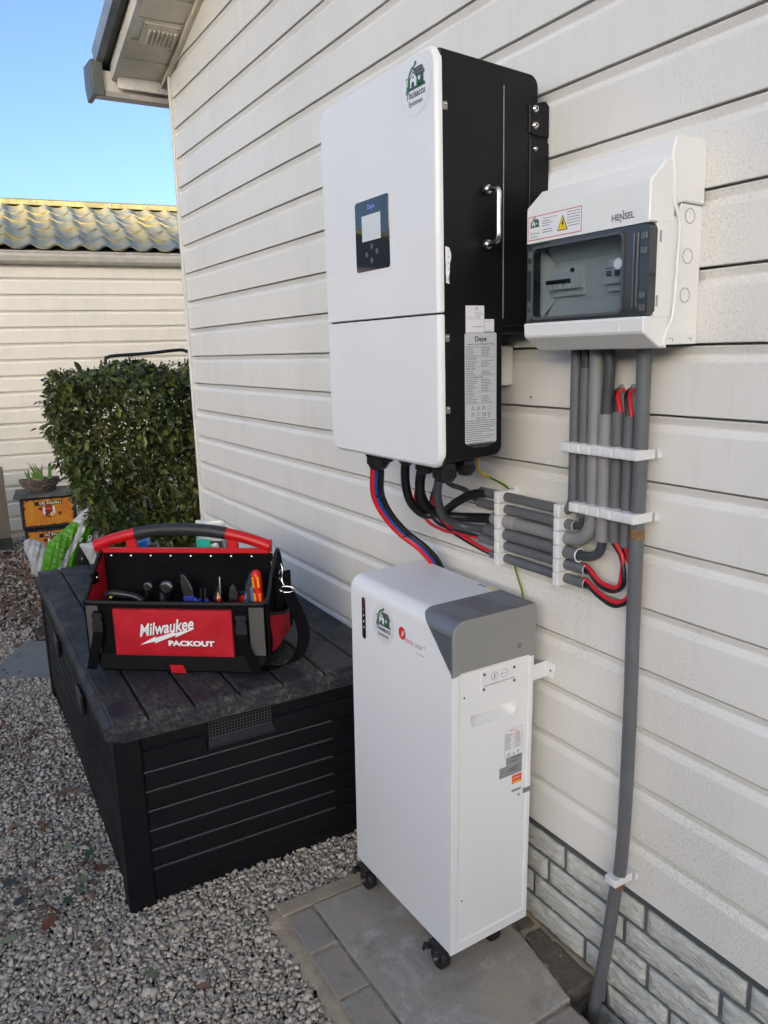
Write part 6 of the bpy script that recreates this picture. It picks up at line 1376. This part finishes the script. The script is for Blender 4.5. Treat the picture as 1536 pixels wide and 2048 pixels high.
# --- tools standing in the front compartment (each a thing of its own)
TBM = Matrix.Translation(TB.location) @ Euler(TB.rotation_euler).to_matrix().to_4x4()
def tool(name, label, cat, x, y, z, rot=(0, 0, 0), group=None):
    t = thing(name, label, cat, (0, 0, 0), None, group, local=True); t.matrix_basis = TBM @ Matrix.Translation((x, y, z)) @ Euler(rot).to_matrix().to_4x4(); return t
t = tool('ratchet', 'small black ratchet head, leftmost in the open tool bag', 'ratchet', .101, .07, .205, (0, .25, 0)); mb = MB(); mb.lathe((0, .006, 0), (0, -1, 0), [(0, .012), (.003, .014), (.012, .014), (.014, .010)], 18); mb.build('ratchet_head', DSTEEL, t); mb = MB(); mb.tube([(0, 0, -.01), (.004, 0, -.10)], .005, 8); mb.build('shank', DSTEEL, t)
t = tool('ratchet', 'large black ratchet head left of the blue-gripped pliers', 'ratchet', .154, .065, .205, (0, .45, 0)); mb = MB(); mb.lathe((0, .008, 0), (0, -1, 0), [(0, .016), (.004, .0195), (.014, .0195), (.017, .013)], 20); mb.lathe((0, -.009, 0), (0, -1, 0), [(0, .009), (.003, .008)], 8, sm=False); mb.build('ratchet_head', DSTEEL, t); mb = MB(); mb.tube([(.012, 0, -.012), (.03, 0, -.10)], .006, 8); mb.build('shank', STEEL, t)
t = tool('pliers', 'long black-jawed pliers with blue grips in the middle of the tool bag', 'pliers', .215, .065, .178, (0, -.22, 0)); mb = MB(); mb.prism([(-.013, 0), (.013, 0), (.014, .020), (.010, .045), (.003, .064), (-.006, .066), (-.013, .045), (-.015, .020)], -.006, .006, 'y', bev=.002); mb.build('jaws', DSTEEL, t)
mb = MB(); mb.tube(smooth_path([(-.004, 0, .002), (-.016, 0, -.03), (-.014, 0, -.11)], 5), .0075, 8); mb.tube(smooth_path([(.004, 0, .002), (.020, 0, -.03), (.024, 0, -.11)], 5), .0075, 8); mb.box(-.018, .012, -.008, .007, -.010, .008, .003); mb.build('grip', BLUEG, t)
t = tool('pliers', 'short pliers with blue grips just right of the long pliers', 'pliers', .250, .065, .172, (0, .05, 0)); mb = MB(); mb.prism([(-.010, 0), (-.002, 0), (-.003, .030), (-.008, .030)], -.005, .005, 'y', bev=.0015); mb.prism([(.001, 0), (.010, 0), (.008, .029), (.003, .032)], -.005, .005, 'y', bev=.0015); mb.build('jaws', DSTEEL, t)
mb = MB(); mb.tube([(-.006, 0, .003), (-.018, 0, -.015), (-.016, 0, -.10)], .0065, 8); mb.tube([(.006, 0, .003), (.018, 0, -.012), (.020, 0, -.10)], .0065, 8); mb.build('grip', BLUEG, t)
t = tool('punch', 'slim black tapered punch between the pliers and the pencil', 'punch', .292, .07, .10, (0, .03, 0)); mb = MB(); mb.lathe((0, 0, 0), (0, 0, 1), [(0, .0065), (.06, .0060), (.132, .0024), (.134, .0015)], 10); mb.build('shaft', DSTEEL, t)
t = tool('pencil', 'red carpenter pencil with sharpened tip between punch and side cutters', 'pencil', .303, .045, .09, (0, -.05, 0)); mb = MB(); mb.lathe((0, 0, 0), (0, 0, 1), [(0, .0058), (.094, .0058)], 6, sm=False); mb.build('barrel', REDG, t); mb = MB(); mb.lathe((0, 0, .094), (0, 0, 1), [(0, .0056), (.016, .0012)], 8, sm=False); mb.build('tip', PENW, t)
t = tool('side_cutters', 'black side cutters with red handles right of the pencil', 'cutters', .333, .06, .168, (0, .02, 0)); mb = MB(); mb.prism([(-.011, 0), (.011, 0), (.013, .022), (.006, .042), (0, .050), (-.008, .040), (-.013, .022)], -.006, .006, 'y', bev=.002); mb.lathe((0, -.006, .012), (0, -1, 0), [(0, .006), (.0015, .005)], 14); mb.build('jaws', DSTEEL, t)
mb = MB(); mb.tube([(-.006, 0, .004), (-.016, 0, -.012), (-.014, 0, -.09)], .006, 8); mb.tube([(.006, 0, .004), (.016, 0, -.010), (.018, 0, -.09)], .006, 8); mb.build('grip', REDG, t)
t = tool('utility_knife', 'rounded dark tool with slate blue inlay left of the red screwdriver', 'knife', .372, .06, .09, (0, .10, 0)); mb = MB(); q = [(-.017, 0), (.015, 0), (.019, .07), (.021, .12), (.016, .15), (.004, .166), (-.008, .158), (-.016, .13), (-.019, .08)]; mb.prism(q, -.009, .009, 'y', bev=.004); mb.build('knife_body', mat('charcoal_grip', (.025, .028, .034), .45), t)
mb = MB(); mb.prism([(.002, .085), (.015, .078), (.017, .11), (.014, .135), (.005, .138), (-.003, .12)], -.0088, -.0105, 'y', bev=.0008); mb.prism([(-.0165, .088), (-.010, .088), (-.011, .106), (-.0155, .106)], -.0088, -.0100, 'y', bev=.0005); mb.build('grip_inlay', SLATE, t); mb = MB(); mb.lathe((.008, -.0104, .117), (0, -1, 0), [(0, .0042), (.0006, .004)], 12); mb.build('grip_button', BLACKPL, t)
t = tool('screwdriver', 'red and yellow insulated screwdriver handle at the right end of the tool bag', 'screwdriver', .405, .055, .13, (0, -.06, 0)); mb = MB(); mb.lathe((0, 0, 0), (0, 0, 1), [(-.05, .004), (.0, .005), (.025, .0085), (.045, .0125), (.060, .0130), (.072, .0110), (.085, .0130), (.105, .0135), (.118, .0125), (.126, .008), (.127, .003)], 14); mb.build('screwdriver_handle', REDG, t)
mb = MB()
for a, z0, z1 in ((-2.15, .084, .112), (-1.0, .084, .112), (-2.15, .048, .068), (-1.0, .048, .068)):
    mb.tube([(.0118 * cos(a), .0118 * sin(a), z0), (.0124 * cos(a), .0124 * sin(a), (z0 + z1) / 2), (.0116 * cos(a), .0116 * sin(a), z1)], .0036, 8)
mb.build('yellow_inlay', YEL, t)
t = tool('marker', 'teal capped marker showing above the bag rim in front of the dark knife', 'marker', .372, .030, .08, (0, .03, 0)); mb = MB(); mb.lathe((0, 0, 0), (0, 0, 1), [(0, .006), (.100, .0065), (.101, .0055)], 14); mb.build('marker_body', TEAL, t)
t = tool('cable_tool', 'black folded tool lying at the left end of the tool bag', 'tool', .02, .055, .178, (0, 0, 0)); mb = MB(); mb.tube(smooth_path([(-.03, 0, .006), (-.01, -.004, .014), (.02, 0, .010), (.05, .004, .002), (.07, 0, -.01)], 5), .010, 8); mb.build('tool_body', BLACKPL, t); mb = MB(); mb.box(-.016, -.008, -.014, -.008, .004, .008, .001); mb.build('yellow_mark', YELLOW, t)
t = tool('nut_driver', 'slim dark nut driver standing between the two ratchets', 'screwdriver', .127, .085, .13, (0, .12, 0)); mb = MB(); mb.lathe((0, 0, 0), (0, 0, 1), [(0, .008), (.05, .0095), (.066, .0085), (.072, .004)], 12); mb.build('driver_handle', mat('charcoal_grip', (.025, .028, .034), .45), t); mb = MB(); mb.lathe((0, 0, .060), (0, 0, 1), [(0, .0098), (.004, .0098)], 12); mb.build('red_band', REDG, t)
t = tool('wire_stripper', 'black wire stripper leaning between the blue pliers and the punch', 'stripper', .272, .085, .150, (0, .3, 0)); mb = MB(); mb.prism([(-.008, 0), (.008, 0), (.009, .035), (.004, .056), (-.004, .058), (-.009, .035)], -.005, .005, 'y', bev=.002); mb.build('jaws', DSTEEL, t); mb = MB(); mb.tube([(-.004, 0, .01), (-.010, 0, -.08)], .006, 8); mb.tube([(.004, 0, .01), (.010, 0, -.08)], .006, 8); mb.build('grip', BLACKPL, t)
t = tool('tape_measure', 'rounded black tape measure with red badge behind the side cutters', 'tape measure', .352, .09, .150, (0, -.1, 0)); mb = MB(); mb.prism(rrect(-.016, .016, 0, .042, .010, 5), -.010, .010, 'y', bev=.003); mb.build('tape_case', BLACKPL, t); mb = MB(); mb.lathe((0, -.0100, .021), (0, -1, 0), [(0, .010), (.0012, .009)], 18); mb.build('tape_badge', REDG, t)
# --- things in the rear compartment seen through the handle
t = tool('blue_carton', 'small bright blue carton seen through the handle opening', 'box', .030, .19, .18, (0, 0, .2)); mb = MB(); mb.add([(-.026, -.02, 0), (.026, -.02, 0), (.026, .02, 0), (-.026, .02, 0), (-.026, -.02, .108), (.026, -.02, .124), (.026, .02, .124), (-.026, .02, .108)], [(0, 3, 2, 1), (4, 5, 6, 7), (0, 1, 5, 4), (1, 2, 6, 5), (2, 3, 7, 6), (3, 0, 4, 7)]); mb.build('carton', BLUEP, t)
t = tool('black_box', 'small black box right of the blue carton behind the handle', 'box', .088, .19, .18, (0, -.25, .15)); mb = MB(); mb.box(-.022, .022, -.016, .016, 0, .112, .002); mb.build('box_body', BLACKPL, t)
t = tool('parts_bag', 'clear parts bag with green label sticking out behind the right of the handle', 'bag', .232, .205, .14, (0, 0, 0)); mb = MB(); v, f = cloth(-.042, .040, 0, .212, 0, .004, 12, 20, seed=21, bulge=.014); mb.add(v, f, 0, True); v, f = cloth(-.042, .040, 0, .212, .006, .004, 12, 20, seed=22, bulge=-.012); mb.add(v, f, 0, True); mb.build('bag_film', CLEARB, t, rec=False)
mb = MB(); v, f = cloth(-.036, .004, .10, .165, -.0195, .002, 8, 8, seed=23); mb.add(v, f, 0, True); mb.build('green_label', TEAL, t, rec=False); mb = MB(); v, f = cloth(.004, .036, .09, .160, -.017, .004, 8, 8, seed=24); mb.add(v, f, 0, True); mb.build('dark_contents', mat('dark_contents', (.05, .055, .06), .4), t, rec=False)
CPR = Print(o=(XP - .0132, 0, 0), u=(0, -1, 0), v=(0, 0, 1), n=(-1, 0, 0), base=.0003)
for k in range(26): CPR.rect(-.9735, 1.095 + k * .0022, -.9700, 1.0962 + k * .0022 + (.0006 if k % 3 else 0), GINK, 0)
for k in range(9): CPR.rect(-.9725, 1.160 + k * .009, -.9712, 1.1635 + k * .009, GINK, 0)
CPR.build('pipe_print', [o for o in bpy.data.objects if o.get('label', '').startswith('thick lighter grey conduit')][0], kind='stuff')
